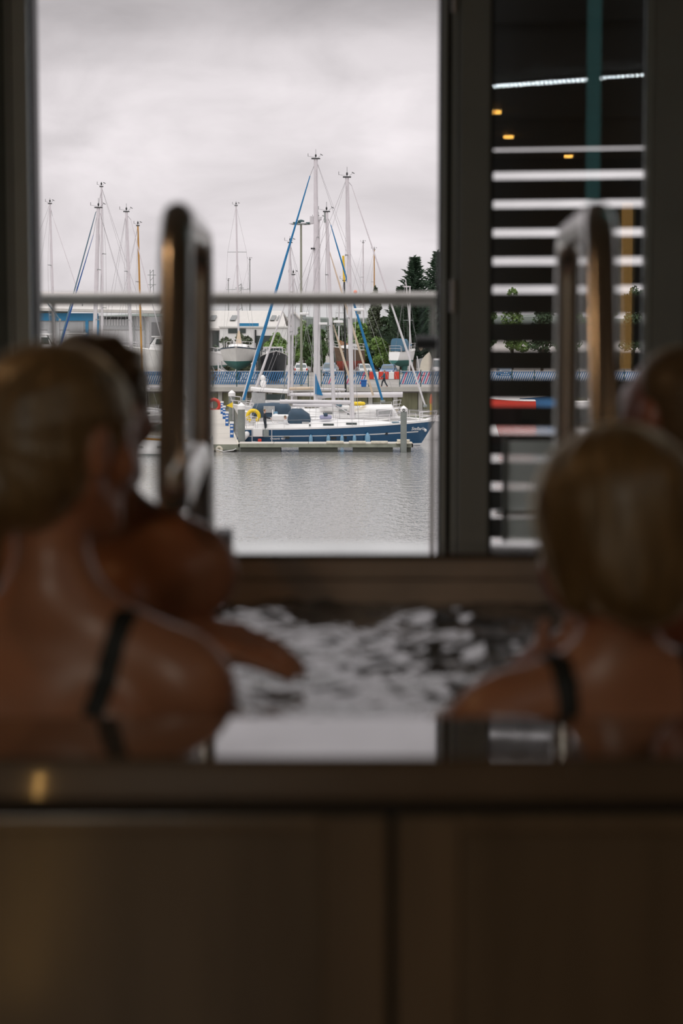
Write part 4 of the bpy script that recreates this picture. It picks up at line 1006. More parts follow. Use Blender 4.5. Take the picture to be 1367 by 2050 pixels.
text(bA, 'Oceanis 461', .22, (hx(557), -h.y_at(u_, .8) - .06, zz(877)), R(-5), M['white'], 'model_lettering', .25)
MB(T).ball((hx(851), -h.y_at(.955, 1.35) - .02, zz(861)), (.10, .05, .12), 10, 6).build('bow_emblem', M['white'], bA, smooth=SM)
# small tender at the stern
t = thing('tender', 'white inflatable tender hauled up at the stern of the navy yacht', 'dinghy', (PX(490, 148.6, 880), 148.4, WZ + .05))
MB().tube(fillet([(-.55, -.3, .1), (.15, -.3, .85), (.15, .5, .85), (-.55, .5, .1)], .35), .22, 10).build('tube_hull', M['white'], t, smooth=SM)
MB().prism([(-.5, -.3, .12), (.1, -.3, .8), (.1, .5, .8), (-.5, .5, .12)], (.06, 0, -.05)).build('floor_board', M['cream'], t)
t = thing('horseshoe_buoy', 'yellow horseshoe lifebuoy on the stern rail behind the standing man', 'lifebuoy', P(507, 833, 154.2))
MB().torus((0, 0, 0), .42, .14, Matrix.Rotation(PI / 2, 3, 'X'), 20, 8, R(-60), R(240)).build('foam_ring', M['yellow'], t, smooth=SM)

# --- boat C: navy bimini, blue furled genoa, bow to the right
YC = 156.0
xC = (PX(489, YC, 850) + PX(780, YC, 800)) / 2
bC, h, T, o = sailboat('sailing_yacht', 'white sailing yacht with navy cockpit canopy right behind the navy yacht', xC, YC, 0, 11.1, 3.6, 1.25, 'white', stripe='navycloth', dm='offwhite',
    mast=dict(mb_=P(668, 815, YC), mt=P(653.5, 424, YC), r=.15, mm=M['alu'], fore=(P(662, 450, YC), P(766, 803, YC), .05, .115, M['bluesail']), boom=(P(586, 811, YC), .12, M['alu'])))
hx = lambda px: PX(px, YC, 830) - xC
zz = lambda py: PZ(py, YC) - WZ
arch_loft(T, [(hx(506), 1.3, zz(838), zz(815)), (hx(510), 1.35, zz(836), zz(808)), (hx(545), 1.35, zz(834), zz(806)), (hx(575), 1.3, zz(832), zz(807)), (hx(582), 1.1, zz(832), zz(815))]).build('bimini', M['navycloth'], bC, smooth=R(50))
for sg in (1, -1): MB(T).box((hx(540), sg * 1.36, zz(818)), (.85, .06, .5)).build('hood_window', M['vinyl'], bC)
MB(T).box((hx(553), -1.45, zz(829)), (.34, .2, .5)).build('horseshoe_cover', M['fender'], bC, bevel=.06)
MB(T).bbox((hx(560), -1.3, zz(836)), (hx(580), 1.3, zz(828))).build('winch_locker', M['alu_dk'], bC)
for (a, b) in (((659, 502), (747, 792)), ((667, 650), (703, 768))):
    MB().tube([P(*a, YC) - o, P(a[0] + (b[0] - a[0]) * .35, a[1] + (b[1] - a[1]) * .35, YC) - o, P(*b, YC) - o], [.03, .085, .085], 8).build('furled_staysail', M['tan'], bC, smooth=SM)
MB().bbox(P(649, 432, YC) - o - V3(.02, .1, .5), P(649, 432, YC) - o + V3(.16, .1, .3)).build('radar_reflector', M['alu_dk'], bC)

# --- boat B: tallest mast, bright blue genoa, bow to the left, white cockpit tent
YB = 163.0
xB = (PX(480, YB, 820) + PX(812, YB, 820)) / 2
bB, h, T, o = sailboat('sailing_yacht', 'white sailing yacht with the tallest mast and bright blue furled genoa', xB, YB, PI, 13.2, 4.0, 1.5, 'white', dm='white', roof=(.10, .76, .66, .62),
    mast=dict(mb_=P(632.5, 806, YB), mt=P(632, 318, YB), r=.19, mm=M['alu'], fore=(P(620.5, 352, YB), P(487, 803, YB), .06, .135, M['bluesail']), boom=(P(806, 790, YB), .22, M['alu'])))
hx = lambda px: -(PX(px, YB, 830) - xB)
zz = lambda py: PZ(py, YB) - WZ
tent = arch_loft(T, [(hx(798), 1.35, zz(842), zz(836)), (hx(793), 1.4, zz(842), zz(824)), (hx(784), 1.45, zz(842), zz(809)), (hx(735), 1.5, zz(842), zz(810)), (hx(712), 1.4, zz(842), zz(818))]).build('cockpit_tent', M['white'], bB, smooth=R(40))
for sg in (1, -1):
    MB(T).box((hx(768), sg * 1.49, zz(825)), (1.25, .05, .55)).build('tent_window', M['vinyl'], tent)
MB(T).box((hx(760), 1.52, zz(841)), (3.2, .04, .07)).build('tent_hem', M['bluesail'], tent)
MB(T).bbox((hx(700), -1.3, zz(822)), (hx(640), 1.3, zz(812))).build('wheelhouse_roof', M['white'], bB, bevel=.1)
for a in (686,): MB(T).bbox((hx(a - 8), 1.28, zz(822)), (hx(a + 8), 1.36, zz(818))).build('roof_window', M['alu_dk'], bB)
for a in (650, 678): MB(T).lathe([(.26, 0), (.26, .4), (.2, .5)], 12, (hx(a), 1.2, zz(812))).build('dorade_vent', M['greyblue'], bB, smooth=SM)
MB(T).torus((hx(717), 1.0, zz(807)), .42, .14, None, 20, 8).build('yellow_lifebelt', M['yellow'], bB, smooth=SM)
MB().prism([P(631, 747, YB - .4) - o, P(646, 792, YB - .4) - o, P(631, 789, YB - .4) - o], (0, .12, 0)).build('mainsail_clew', M['bluesail'], bB)
MB().bbox(P(620, 448, YB) - o, P(628, 432, YB) - o + V3(0, .3, 0)).build('radar_reflector', M['clad'], bB, bevel=.05)
MB().bbox(P(622, 499, YB - .3) - o, P(630, 496, YB - .3) - o + V3(0, .3, 0)).build('steaming_lamp', M['dark'], bB)
# --- boat D: motor sailer with wheelhouse
YD = 170.0
xD = (PX(481, YD, 820) + PX(660, YD, 820)) / 2
bD, h, T, o = sailboat('motor_sailer', 'motor sailer with white wheelhouse roof and grey side screens at the left pontoon', xD, YD, PI, 8.8, 3.2, 1.7, 'white', dm='offwhite', roof=None,
    mast=dict(mb_=P(578, 792, YD), mt=P(580.5, 486, YD), r=.11, mm=M['alu'], fore=(P(576, 505, YD), P(486, 798, YD), .05, .14, M['alu']), boom=(P(640, 777, YD), .13, M['tan'])))
hx = lambda px: -(PX(px, YD, 800) - xD)
zz = lambda py: PZ(py, YD) - WZ
MB(T).loft([[Vector((x, s * w_, z)) for s, w_ in ((1, 1), (1, -1))[:0] or ((1, wd_), (-1, wd_))] + [Vector((x, -wd_, z + .28)), Vector((x, wd_, z + .28))] for x, wd_, z in ((hx(502), .9, zz(781)), (hx(515), 1.4, zz(783)), (hx(560), 1.45, zz(786)), (hx(577), 1.35, zz(787)))]).build('wheelhouse_roof', M['white'], bD, bevel=.06)
MB(T).bbox((hx(505), -1.25, 1.6), (hx(532), 1.25, zz(785))).build('side_screen', M['vinyl'], bD)
MB(T).bbox((hx(532), -1.3, 1.6), (hx(575), 1.3, zz(800))).build('wheelhouse', M['white'], bD, bevel=.05)
MB(T).bbox((hx(534), 1.28, zz(799)), (hx(571), 1.32, zz(788))).build('wheelhouse_window', M['win'], bD)
MB(T).ball((hx(527), 0, zz(768)), (.26, .26, .36), 12, 8).build('radar_dome', M['white'], bD, smooth=SM)
MB(T).tube([(hx(526), 0, zz(782)), (hx(526), 0, zz(756))], .05, 6).build('antenna_post', M['white'], bD)
MB(T).ball((hx(526), 0, zz(757)), (.22, .22, .26), 12, 8).build('antenna_dome', M['white'], bD, smooth=SM)
# --- other moored boats in the same rows
def simple(label, px0, px1, Y, bow, fbd, hm, mast_px, r, mm='alu', fore=None, boom=None, under=None, name='sailing_yacht', **kw):
    x0, x1 = PX(px0, Y, 820), PX(px1, Y, 820); L = abs(x1 - x0)
    m = dict(mb_=P(*mast_px[0], Y), mt=P(*mast_px[1], Y), r=r, mm=M[mm] if isinstance(mm, str) else mm)
    if fore: m['fore'] = (P(*fore[0], Y), P(*fore[1], Y), fore[2], fore[3], M[fore[4]])
    if boom: m['boom'] = (P(*boom[0], Y), boom[1], M[boom[2]])
    return sailboat(name, label, (x0 + x1) / 2, Y, 0 if bow > 0 else PI, L, min(3.4, L * .31), fbd, hm, mast=m, **kw)
simple('white sloop with pale furled genoa between the wheelhouse boat and the quay', 492, 660, 177, -1, 1.2, 'white', ((584, 800), (587, 550)), .10, fore=((584, 570), (499, 815), .04, .12, 'alu'), boom=((640, 788), .12, 'alu'))
bG = simple('white ketch whose mast rises just right of the tallest mast', 560, 720, 174, 1, 1.2, 'white', ((638, 795), (638, 440)), .13, boom=((575, 790), .12, 'alu'))[0]
def scanner(root, px, py, Y):
    o_ = Vector(root.location); p = P(px, py, Y) - o_; MB().box(p, (.75, .5, .20)).build('radar_scanner', M['white'], root, bevel=.06); MB().box(p + V3(0, 0, -.22), (.3, .3, .2)).build('scanner_bracket', M['alu_dk'], root)
scanner(bG, 647, 648, 173.4); scanner(bA, 718, 620, YA - .4); scanner(bC, 677, 644, YC - .4); scanner(bD, 609, 628, YD - .4)
MB().box(P(638, 437, 173.8) - Vector(bG.location), (.5, .3, .35)).build('mast_light', M['clad'], bG, bevel=.08)
bF = simple('small boat with yellow and black topped mast below the quay', 640, 800, 181, 1, 1.1, 'cream', ((692, 805), (689, 562)), .09, mm='dark', boom=((640, 779), .11, 'alu'))[0]
oF = Vector(bF.location); MB().tube([P(689, 564, 181) - oF, P(687, 512, 181) - oF], .10, 8).build('mast_top', M['beacon'], bF)
simple('white yacht moored beyond the yacht bows, bow behind the door frame', 800, 990, 158.5, -1, 1.3, 'white', ((905, 810), (900, 430)), .13, boom=((960, 795), .14, 'alu'))
# left side, mostly hidden behind the bathers
simple('white yacht with navy and blue furled sails behind the left woman', 106, 330, 160, -1, 1.3, 'white', ((186, 800), (197, 416)), .165, fore=((192, 424), (92, 790), .045, .055, 'greyblue'), boom=((300, 780), .15, 'alu'))
bq = bpy.data.objects['sailing_yacht.005'] if 'sailing_yacht.005' in bpy.data.objects else None
simple('white yacht with a slim tall mast just behind the blue furled sail', 120, 360, 172, -1, 1.3, 'white', ((205, 790), (203, 374)), .085, fore=((187, 470), (100, 760), .03, .10, 'blue2'), boom=((320, 775), .14, 'alu'))
simple('white yacht with a radar bracket on its mast, third mast from the left', 170, 400, 168, 1, 1.3, 'white', ((266, 795), (253, 424)), .135, fore=((262, 440), (340, 745), .03, .05, 'alu'), boom=((200, 780), .14, 'alu'))
simple('traditional yacht with a varnished wooden mast left of the grab rail', 190, 390, 178, 1, 1.1, 'cream', ((286, 800), (276, 452)), .085, mm='wood', boom=((215, 785), .10, 'wood'))
simple('white yacht with the leftmost mast beside the door jamb', -60, 150, 184, 1, 1.2, 'white', ((112, 790), (100, 408)), .10, fore=((105, 432), (165, 610), .02, .03, 'alu'), boom=((40, 780), .12, 'alu'))
simple('blue-railed yacht at the left edge behind the door jamb', -180, 40, 166, 1, 1.2, 'white', ((-60, 800), (-45, 420)), .13, fore=((-30, 440), (120, 640), .05, .06, 'greyblue'))
# ------------------------------------------------------------------ motor boats
def motorboat(name, label, xc, Y, head, L, B, fb, hm, zk=0, ashore=False, under=None, cab=(.30, .72, .75, .85), win='win', flyb=False, rail=True, stripe=None, cabm='white', draft=.5, group=None, stands=False):
    z0 = QZ if ashore else WZ
    root = thing(name, label, 'motor boat', (xc, Y, z0), group=group); T = Matrix.Translation((0, 0, zk)) @ Matrix.Rotation(head, 4, 'Z')
    h = Hull(L, B, fb, draft, rake=.75, transom=.05, stern=.9, bowrise=.45)
    h.hull(T).build('hull', M[hm], root, smooth=R(55)); h.deck(T).build('deck', M['offwhite'], root)
    if under: h.hull(T @ Matrix.Diagonal((1.004, 1.02, 1.02, 1)), hi=.05).build('antifouling', M[under], root, smooth=R(50))
    if stripe: h.strip(T, .80, .90, 0, .97).build('rubbing_strake', M[stripe], root)
    u0, u1, wf, ht = cab; c = (u0 + u1) / 2
    x0, x1 = h.x(u0, fb), h.x(u1, fb); w_ = h.w(c) * wf; zb = h.sheer(c) - .05
    def ring(z, ins, f): return [Vector((x0 + ins * .4, w_ - ins * .4, z)), Vector((x1 - ins * f, w_ * .8 - ins * .4, z)), Vector((x1 - ins * f, -w_ * .8 + ins * .4, z)), Vector((x0 + ins * .4, -w_ + ins * .4, z))]
    MB(T).loft([ring(zb, 0, 1), ring(zb + ht * .45, .08, 2.5), ring(zb + ht, .3, 2.6)]).build('cabin', M[cabm], root, bevel=.05)
    MB(T).loft([ring(zb + ht * 1.0, .18, 2.0), ring(zb + ht * 1.08, .15, 2.0)]).build('cabin_roof', M['white'], root, bevel=.03)
    for sg in (1, -1):
        for k in range(2):
            xa = x0 + (x1 - x0) * (.10 + .42 * k); xb = xa + (x1 - x0) * .32
            MB(T).prism([(xa, sg * (w_ * .985 - .08), zb + ht * .52), (xb, sg * (w_ * .90 - .08), zb + ht * .52), (xb - .12, sg * (w_ * .86 - .12), zb + ht * .88), (xa + .05, sg * (w_ * .95 - .13), zb + ht * .88)], (0, sg * .05, 0)).build('cabin_window', M[win], root)
    MB(T).prism([(x1 - .22, w_ * .70, zb + ht * .50), (x1 - .22, -w_ * .70, zb + ht * .50), (x1 - .70, -w_ * .62, zb + ht * .93), (x1 - .70, w_ * .62, zb + ht * .93)], (.08, 0, .05)).build('windscreen', M[win], root)
    if flyb:
        MB(T).bbox((x0 + .2, -w_ * .7, zb + ht * 1.06), (x0 + (x1 - x0) * .6, w_ * .7, zb + ht * 1.06 + .5)).build('flybridge', M['white'], root, bevel=.08)
        MB(T).bbox((x0 + (x1 - x0) * .55, -w_ * .6, zb + ht * 1.06 + .5), (x0 + (x1 - x0) * .58, w_ * .6, zb + ht * 1.06 + .75)).build('flybridge_screen', M[win], root)
    if rail: pulpit(root, T, h, .72, .6); lifelines(root, T, h, .35, .72, 4, .6)
    if ashore:
        for sg in (1, -1):
            for u in (.25, .7):
                x = h.x(u, 0); MB(T).tube([(x, sg * (h.w(u) + .5), -zk), (x, sg * h.w(u) * .7, -.05)], .05, 6).build('stand_prop', M['alu'], root)
        for u in (.3, .65): MB(T).box((h.x(u, 0), 0, -zk / 2 - draft * .4), (.4, 1.2, max(.2, zk - draft * .8))).build('keel_block', M['wood'], root)
    return root, h, T
YT = 139.0
x0, x1 = PX(196, YT, 890), PX(424, YT, 890)
bT, h, T = motorboat('cabin_cruiser', 'white cabin cruiser with green tinted windows moored at the left walkway', (x0 + x1) / 2, YT, PI, x1 - x0, 2.9, 1.25, 'white', cab=(.10, .66, .86, .95), win='wingreen', stripe='wood', cabm='cream')
h.strip(T, .02, .14, 0, 1, .012, True).build('boot_stripe', M['alu_dk'], bT)
for sg in (1, -1):
    for u in (.42, .62): MB(T).box((h.x(u, .6), sg * (h.y_at(u, .62) + .01), .62), (.7, .04, .12)).build('hull_vent', M['alu_dk'], bT)
MB(T).tube(fillet([(h.x(.55, 1.2), 1.0, 1.9), (h.x(.35, 1.2), 1.1, 2.4), (h.x(.12, 1.2), 1.1, 2.1)], .4), .04, 8).build('canopy_hoop', M['white'], bT)
MB(T).box((h.x(.22, 1.2), 1.28, 1.75), (.5, .06, .55)).build('fender_rack', M['vinyl'], bT)
# boat with a white radar arch between the two bars of the left grab rail
YU = 152.0; xu = PX(366, YU, 830)
bU, h, T = motorboat('fishing_boat', 'small white workboat with a lattice radar arch seen through the left grab rail', xu, YU, -PI / 2, 6.0, 2.0, 1.1, 'white', cab=(.40, .70, .7, .6), rail=False, cabm='cream')
oU = Vector(bU.location)
for sx, sy in ((-1, -1), (1, -1), (-1, 1), (1, 1)):
    MB().tube([V3(sx * .85, sy * .55, 1.1), V3(sx * .28, sy * .28, PZ(790, YU) - oU.z), V3(0, 0, PZ(757, YU) - oU.z)], .05, 6).build('arch_leg', M['white'], bU)
for f_ in (805, 790, 818): z = PZ(f_, YU) - oU.z; MB().box((0, 0, z), (.95 - (820 - f_) * .012, .6, .08)).build('arch_brace', M['white'], bU)
MB().ball(V3(-.1, 0, PZ(752, YU) - oU.z), (.34, .3, .3), 12, 8).build('radar_dome', M['white'], bU, smooth=SM)
MB().bbox((-.3, -.2, PZ(742, YU) - oU.z), (.35, .2, PZ(735, YU) - oU.z)).build('antenna_bar', M['white'], bU, bevel=.03)
MB().tube([V3(.05, 0, PZ(752, YU) - oU.z), V3(.35, 0, PZ(690, YU) - oU.z)], .04, 6).build('outrigger', M['tan'], bU)
MB().box((.55, -.5, PZ(812, YU) - oU.z), (.2, .15, .55), ry=.2).build('yellow_lifejacket', M['yellow'], bU, bevel=.06)
MB().box((.65, -.5, PZ(826, YU) - oU.z), (.3, .2, .22)).build('red_fuel_can', M['red'], bU, bevel=.04)
# right of the door frame, seen through the louvres
motorboat('motor_boat', 'red hulled boat seen through the louvres', PX(992, 196, 740), 196, PI, 7.5, 2.6, 1.6, 'red', cab=(.2, .6, .75, 1.2))
motorboat('motor_boat', 'blue hulled boat beside the red one, seen through the louvres', PX(1075, 199, 740), 199, 0, 7.5, 2.7, 1.7, 'fenceblue', cab=(.25, .65, .75, 1.3))
motorboat('motor_boat', 'white motor cruiser seen through the right part of the louvres', PX(1240, 190, 780), 190, 0, 9.5, 3.0, 1.7, 'white', cab=(.2, .62, .78, 1.5), flyb=True)

simple('white yacht moored off to the right of the louvred panel', 1330, 1560, 166, -1, 1.3, 'white', ((1450, 800), (1447, 420)), .14, boom=((1530, 790), .14, 'alu'))
simple('navy yacht moored farthest to the right', 1600, 1830, 176, -1, 1.3, 'navyhull', ((1715, 795), (1712, 440)), .13, boom=((1800, 785), .13, 'alu'))
# ------------------------------------------------------------------ boats ashore
def cradle(root, zk, w_, y):
    for sx in (-1, 1):
        MB().tube([(sx * w_, y, 0), (sx * w_, y, zk + .1)], .09, 6).build('cradle_post', M['alu'], root)
        MB().tube([(sx * w_, y, zk * .75), (0, y, zk * .1)], .08, 6).build('cradle_brace', M['alu'], root)
    MB().tube([(-w_, y, .35), (w_, y, .35)], .09, 6).build('cradle_beam', M['alu'], root)
YK = 226.0
xk = PX(477, YK, 720)
bK, h, T, o = sailboat('yacht_on_cradle', 'white yacht with green antifouling on a cradle, bow towards the water', xk, YK, -PI / 2, 10, 4.0, 1.3, 'offwhite', zk=2.45, under='green_af', keel=True, draft=1.0, roof=(.3, .75, .6, .5),
    mast=dict(mb_=P(478, 700, YK + 1), mt=P(472.5, 412, YK + 1), r=.10, mm=M['alu'], stays=True, fore=None))
h.strip(T, .92, 1.0, 0, .99, .03).build('navy_bow_band', M['navycloth'], bK)
cradle(bK, 2.3, 2.0, -3.2); cradle(bK, 2.3, 2.0, 2.5)
MB().tube([P(478, 688, YK) - o, P(478, 662, YK) - o], [.35, .1], 8).build('furled_sail', M['tan'], bK)
bL, h, T = motorboat('motor_boat_ashore', 'dark navy motor boat with white wheelhouse standing in the yard', PX(548, 224, 720), 225, -PI / 2 + .10, 7.5, 3.0, 1.9, 'black_af', zk=.95, ashore=True, cab=(.25, .70, .8, 1.0), rail=True, draft=.7)
bM_, h, T = motorboat('motor_boat_ashore', 'small white sports boat in the yard left of the green-bottomed yacht', PX(420, 236, 700), 237, -PI / 2 - .3, 6.5, 2.4, 1.3, 'white', zk=1.7, ashore=True, under='green_af', cab=(.3, .65, .75, .7))
YI = 270.0
bI, h, T, o = sailboat('boat_ashore', 'old planked boat with red bottom and white cabin shored up in the yard', PX(693, YI, 720), YI, PI + 1.05, 6.6, 2.5, 1.5, 'brown_hull', zk=1.6, under='red_af', keel=True, draft=1.3, roof=(.2, .7, .7, .7),
    mast=dict(mb_=P(678, 690, YI), mt=P(679, 596, YI), r=.10, mm=M['alu'], boom=(P(705, 690, YI), .12, M['wood']), vane=False))
MB().prism([P(680, 681, YI - .4) - o, P(706, 692, YI - .4) - o, P(706, 698, YI - .4) - o, P(680, 690, YI - .4) - o], (0, .5, 0)).build('sail_cover', mat('rust_sail_cover', (.30, .13, .05), .8), bI)
YJ = 268.0
bJ, h, T, o = sailboat('boat_ashore', 'small white sailing boat with blue canopy propped up in the yard', PX(810, YJ, 710), YJ, 1.05, 5.6, 2.2, 1.15, 'white', zk=1.75, under='green_af', keel=True, draft=.8, roof=None,
    mast=dict(mb_=P(824, 700, YJ), mt=P(812, 560, YJ), r=.07, mm=M['alu'], vane=False, boom=(P(795, 690, YJ), .09, M['bluesail'])))
arch_loft(T, [(-2.4, .8, 1.25, 1.6), (-2.2, .9, 1.25, 2.9), (-.4, .8, 1.3, 2.8), (-.1, .6, 1.3, 1.7)]).build('canopy', mat('faded_blue_canvas', (.07, .16, .24), .8), bJ, smooth=R(50))
for x, y in ((-1.6, -1.2), (1.6, -1.0), (-1.6, 1.2), (1.6, 1.0)): MB().tube([(x * 1.2, y * 1.3, 0), (x, y * .7, 2.3)], .05, 6).build('prop', M['alu'], bJ)
MB().ball((2.1, -.2, 3.6), (.3, .3, .6), 10, 8).build('bow_locker', M['tan'], bJ, smooth=SM)
t = thing('upturned_dinghy', 'white dinghy stood on end beside the propped-up boat', 'dinghy', (PX(853, 258, 740), 258, QZ))
hd = Hull(3.0, 1.4, .5, .3); Td = Matrix.Translation((0, 0, 1.55)) @ Matrix.Rotation(R(14), 4, 'Y') @ Matrix.Rotation(-PI / 2, 4, 'Y') @ Matrix.Rotation(PI / 2, 4, 'X')
hd.hull(Td).build('hull', M['cream'], t, smooth=R(55)); MB(Td).bbox((-.3, -.6, .3), (.1, .6, .38)).build('thwart', M['wood'], t)
MB().bbox((-.4, .3, 0), (.5, .6, 1.4)).build('prop_board', M['alu_dk'], t)
simple_y = lambda label, px, ptop, pbot, Y, r, mm, hm='white': sailboat('boat_ashore', label, PX(px, Y, 700), Y, .3, 8, 2.8, 1.4, hm, zk=1.6, under='green_af', keel=True, draft=1.0, mast=dict(mb_=P(px + .5, pbot, Y), mt=P(px, ptop, Y), r=r, mm=M[mm], boom=None), fine=False)
simple_y('laid-up yacht behind the bushes, its slim white mast above the trees', 727, 486, 700, 315, .10, 'alu')
simple_y('laid-up yacht with an orange-brown wooden mast behind the trees', 749, 500, 700, 319, .11, 'wood', 'cream')
simple_y('laid-up boat with a thin grey mast left of the tall lamp', 500, 520, 700, 322, .09, 'alu_dk')
simple_y('laid-up boat with a short mast beside the grab rail', 457, 562, 700, 318, .07, 'alu_dk')
simple_y('laid-up yacht behind the left warehouse boats', 340, 560, 700, 320, .09, 'alu')
# boats ashore on the left in front of the warehouse
bN, h, T = motorboat('motor_boat_ashore', 'large white motor cruiser ashore left of the grab rail', PX(318, 232, 690), 232, PI, 11, 3.4, 2.2, 'offwhite', zk=1.2, ashore=True, cab=(.15, .6, .8, 1.6), flyb=True)
motorboat('motor_boat_ashore', 'blue and white fishing boat ashore at the left edge of the opening', PX(98, 226, 690), 226, 0, 6.5, 2.6, 1.7, 'blue2', zk=1.6, ashore=True, cab=(.15, .6, .85, 2.0))
motorboat('motor_boat_ashore', 'blue hulled workboat ashore beside the warehouse door', PX(152, 237, 690), 238, 0, 6.0, 2.4, 1.5, 'navycloth', zk=1.5, ashore=True, cab=(.3, .75, .8, 2.2))
motorboat('motor_boat_ashore', 'white launch ashore behind the lattice arch', PX(370, 241, 700), 241, PI / 2, 7, 2.6, 1.6, 'white', zk=1.3, ashore=True, cab=(.2, .7, .8, 1.5))

# ------------------------------------------------------------------ fence, barriers, lamp, bin on the quay
def fence(label, px0, px1, pink=()):
    Y = QY + .7; x0, x1 = PX(px0, Y), PX(px1, Y); t = thing('quay_fence', label, 'fence', ((x0 + x1) / 2, Y, QZ)); L = x1 - x0
    zb, ztop = .30, PZ(743, Y) - QZ
    n = max(2, round(L / 2.35))
    for i in range(n + 1): MB().bbox((-L / 2 + L * i / n - .045, -.05, 0), (-L / 2 + L * i / n + .045, .05, ztop + .15)).build('post', M['fencegreen'], t)
    for z in (zb, ztop - .08, ztop): MB().bbox((-L / 2, -.025, z - .025), (L / 2, .025, z + .025)).build('fence_rail', M['fenceblue'] if z != ztop else M['alu'], t)
    a = MB(); b = MB(); k = 0; x = -L / 2
    while x < L / 2 - .5:
        tgt = b if any(p0 <= (px0 + (px1 - px0) * (x + L / 2) / L) <= p1 for p0, p1 in pink) and k % 2 else a
        tgt.prism([(x, 0, zb), (x + .13, 0, zb), (x + .60, 0, ztop - .05), (x + .47, 0, ztop - .05)], (0, .03, 0)); x += .235; k += 1
    a.build('slanted_bars', M['fenceblue'], t, kind='stuff')
    if b.v: b.build('pink_bars', M['pink'], t, kind='stuff')
fence('blue slanted-bar quay fence left of the gap', 330, 617)
fence('blue slanted-bar quay fence with pink bars beside the barriers', 643, 738, ((650, 662), (684, 700), (718, 732)))
fence('blue slanted-bar quay fence right of the barriers', 800, 885, ((800, 812), (828, 850)))
fence('blue slanted-bar quay fence behind the louvred glass', 890, 1340)
fence('blue slanted-bar quay fence right of the louvred panel', 1345, 2000)
fence('blue slanted-bar quay fence behind the left woman', -300, 325)
for i, (a, b, lab) in enumerate(((739, 767, 'red and white plastic barrier nearest the pink-barred fence'), (767, 800, 'red and white plastic barrier beside the walking person'))):
    Y = 240.0; x0, x1 = PX(a, Y), PX(b, Y); t = thing('road_barrier', lab, 'barrier', ((x0 + x1) / 2, Y, QZ), group='red and white barriers in the fence gap'); L = x1 - x0
    zz_ = PZ(744, Y) - QZ
    for k in range(3):
        MB().bbox((-L / 2 + L * k / 3 + .01, -.18, .05), (-L / 2 + L * (k + 1) / 3 - .01, .18, zz_ - (.04 if k == 1 else 0))).build('barrier_block', M['white'] if k == 1 else M['red'], t, bevel=.05)
    MB().bbox((-L / 2, -.28, 0), (L / 2, .28, .08)).build('foot', M['alu_dk'], t)
t = thing('waste_bin', 'blue waste bin on the quay edge in front of the fence end', 'bin', (PX(728, QY - .4), QY - .4, QZ + .04))
MB().loft([[Vector((sx * w_, sy * w_ * .8, z)) for sx, sy in ((-1, -1), (1, -1), (1, 1), (-1, 1))] for z, w_ in ((0, .24), (.5, .30), (.62, .30))]).build('body', M['pedestal'], t, bevel=.03)
MB().bbox((-.36, -.3, .62), (.36, .3, .74)).build('lid', M['pedestal'], t, bevel=.04)
# tall ring floodlight
Y = 217.0; lp = thing('floodlight_mast', 'tall floodlight mast with a ring of lamps behind the yachts', 'street lamp', (PX(603, Y, 700), Y, QZ)); zt = PZ(447, Y) - QZ
MB().tube([(0, 0, 0), (0, 0, zt)], [.15, .11], 10).build('column', mat('olive_grey_column', (.26, .27, .21), .6), lp, smooth=SM)
MB().torus((0, 0, zt - .1), .95, .05, None, 24, 6).build('ring', M['alu_dk'], lp)
for k in range(8):
    a = 2 * PI * k / 8 + .2; c = V3(math.cos(a) * 1.0, math.sin(a) * 1.0, zt + .0)
    MB().box(c, (.55, .34, .16), a).build('floodlight', M['fencegreen'] if k % 2 else M['cloth_wh'], lp, bevel=.03)
    MB().tube([V3(0, 0, zt), c], .03, 5).build('lamp_arm', M['alu_dk'], lp)
MB().lathe([(.35, zt), (.35, zt + .28), (.1, zt + .38)], 12).build('head_cap', M['fencegreen'], lp)
# orange ball on a pole
Y = 186.4; t = thing('marker_ball', 'orange ball on a thin pole just above the balcony rail', 'buoy', (PX(711, Y, 700), Y - .6, WZ + .5)); zb = PZ(585, Y) - WZ - .5
MB().ball((0, 0, zb), .17, 14, 10).build('ball', M['orange'], t, smooth=SM); MB().tube([(0, 0, 0), (0, 0, zb)], .03, 6).build('pole', M['alu'], t)
Y = 205.0; t = thing('marker_buoy', 'orange and yellow marker post beside the right railing post', 'marker', (PX(863, Y, 800), Y, WZ))
MB().tube([(0, 0, 0), (0, 0, PZ(808, Y) - WZ)], .13, 10).build('yellow_shaft', M['yellow'], t); MB().lathe([(.16, PZ(808, Y) - WZ), (.16, PZ(800, Y) - WZ), (.05, PZ(789, Y) - WZ)], 10).build('orange_top', M['orange'], t)
t = thing('lamp_post', 'slim white lamp post in the yard beside the conifers', 'street lamp', (PX(820, 219, 700), 219, QZ)); zt = PZ(575, 219) - QZ
MB().tube([(0, 0, 0), (0, 0, zt)], .07, 8).build('column', M['alu'], t); MB().bbox((-.7, -.1, zt), (.1, .1, zt + .12)).build('lantern', M['alu'], t)
# floating radar/lamp boxes on masts are part of the yachts; lattice pylons on the skyline
for px, p0, lab in ((305, 540, 'lattice pylon on the skyline left of the grab rail'), (480, 568, 'lattice pylon on the skyline right of the grab rail')):
    Y = 640; t = thing('pylon', lab, 'pylon', (PX(px, Y), Y, QZ)); zt = PZ(p0, Y) - QZ; w0 = 1.3
    for sx in (-1, 1): MB().tube([(sx * w0 * 1.6, 0, 0), (sx * .5, 0, zt * .72), (sx * .5, 0, zt)], .13, 5).build('leg', M['alu_dk'], t)
    for k in range(6):
        z = zt * (.45 + .1 * k); MB().tube([(-.75 + .05 * k, 0, z), (.75 - .05 * k, 0, z + zt * .05)], .09, 5).build('brace', M['alu_dk'], t)
    for z in (.80, .93): MB().tube([(-1.3, 0, zt * z), (1.3, 0, zt * z)], .12, 5).build('cross_arm', M['alu_dk'], t)

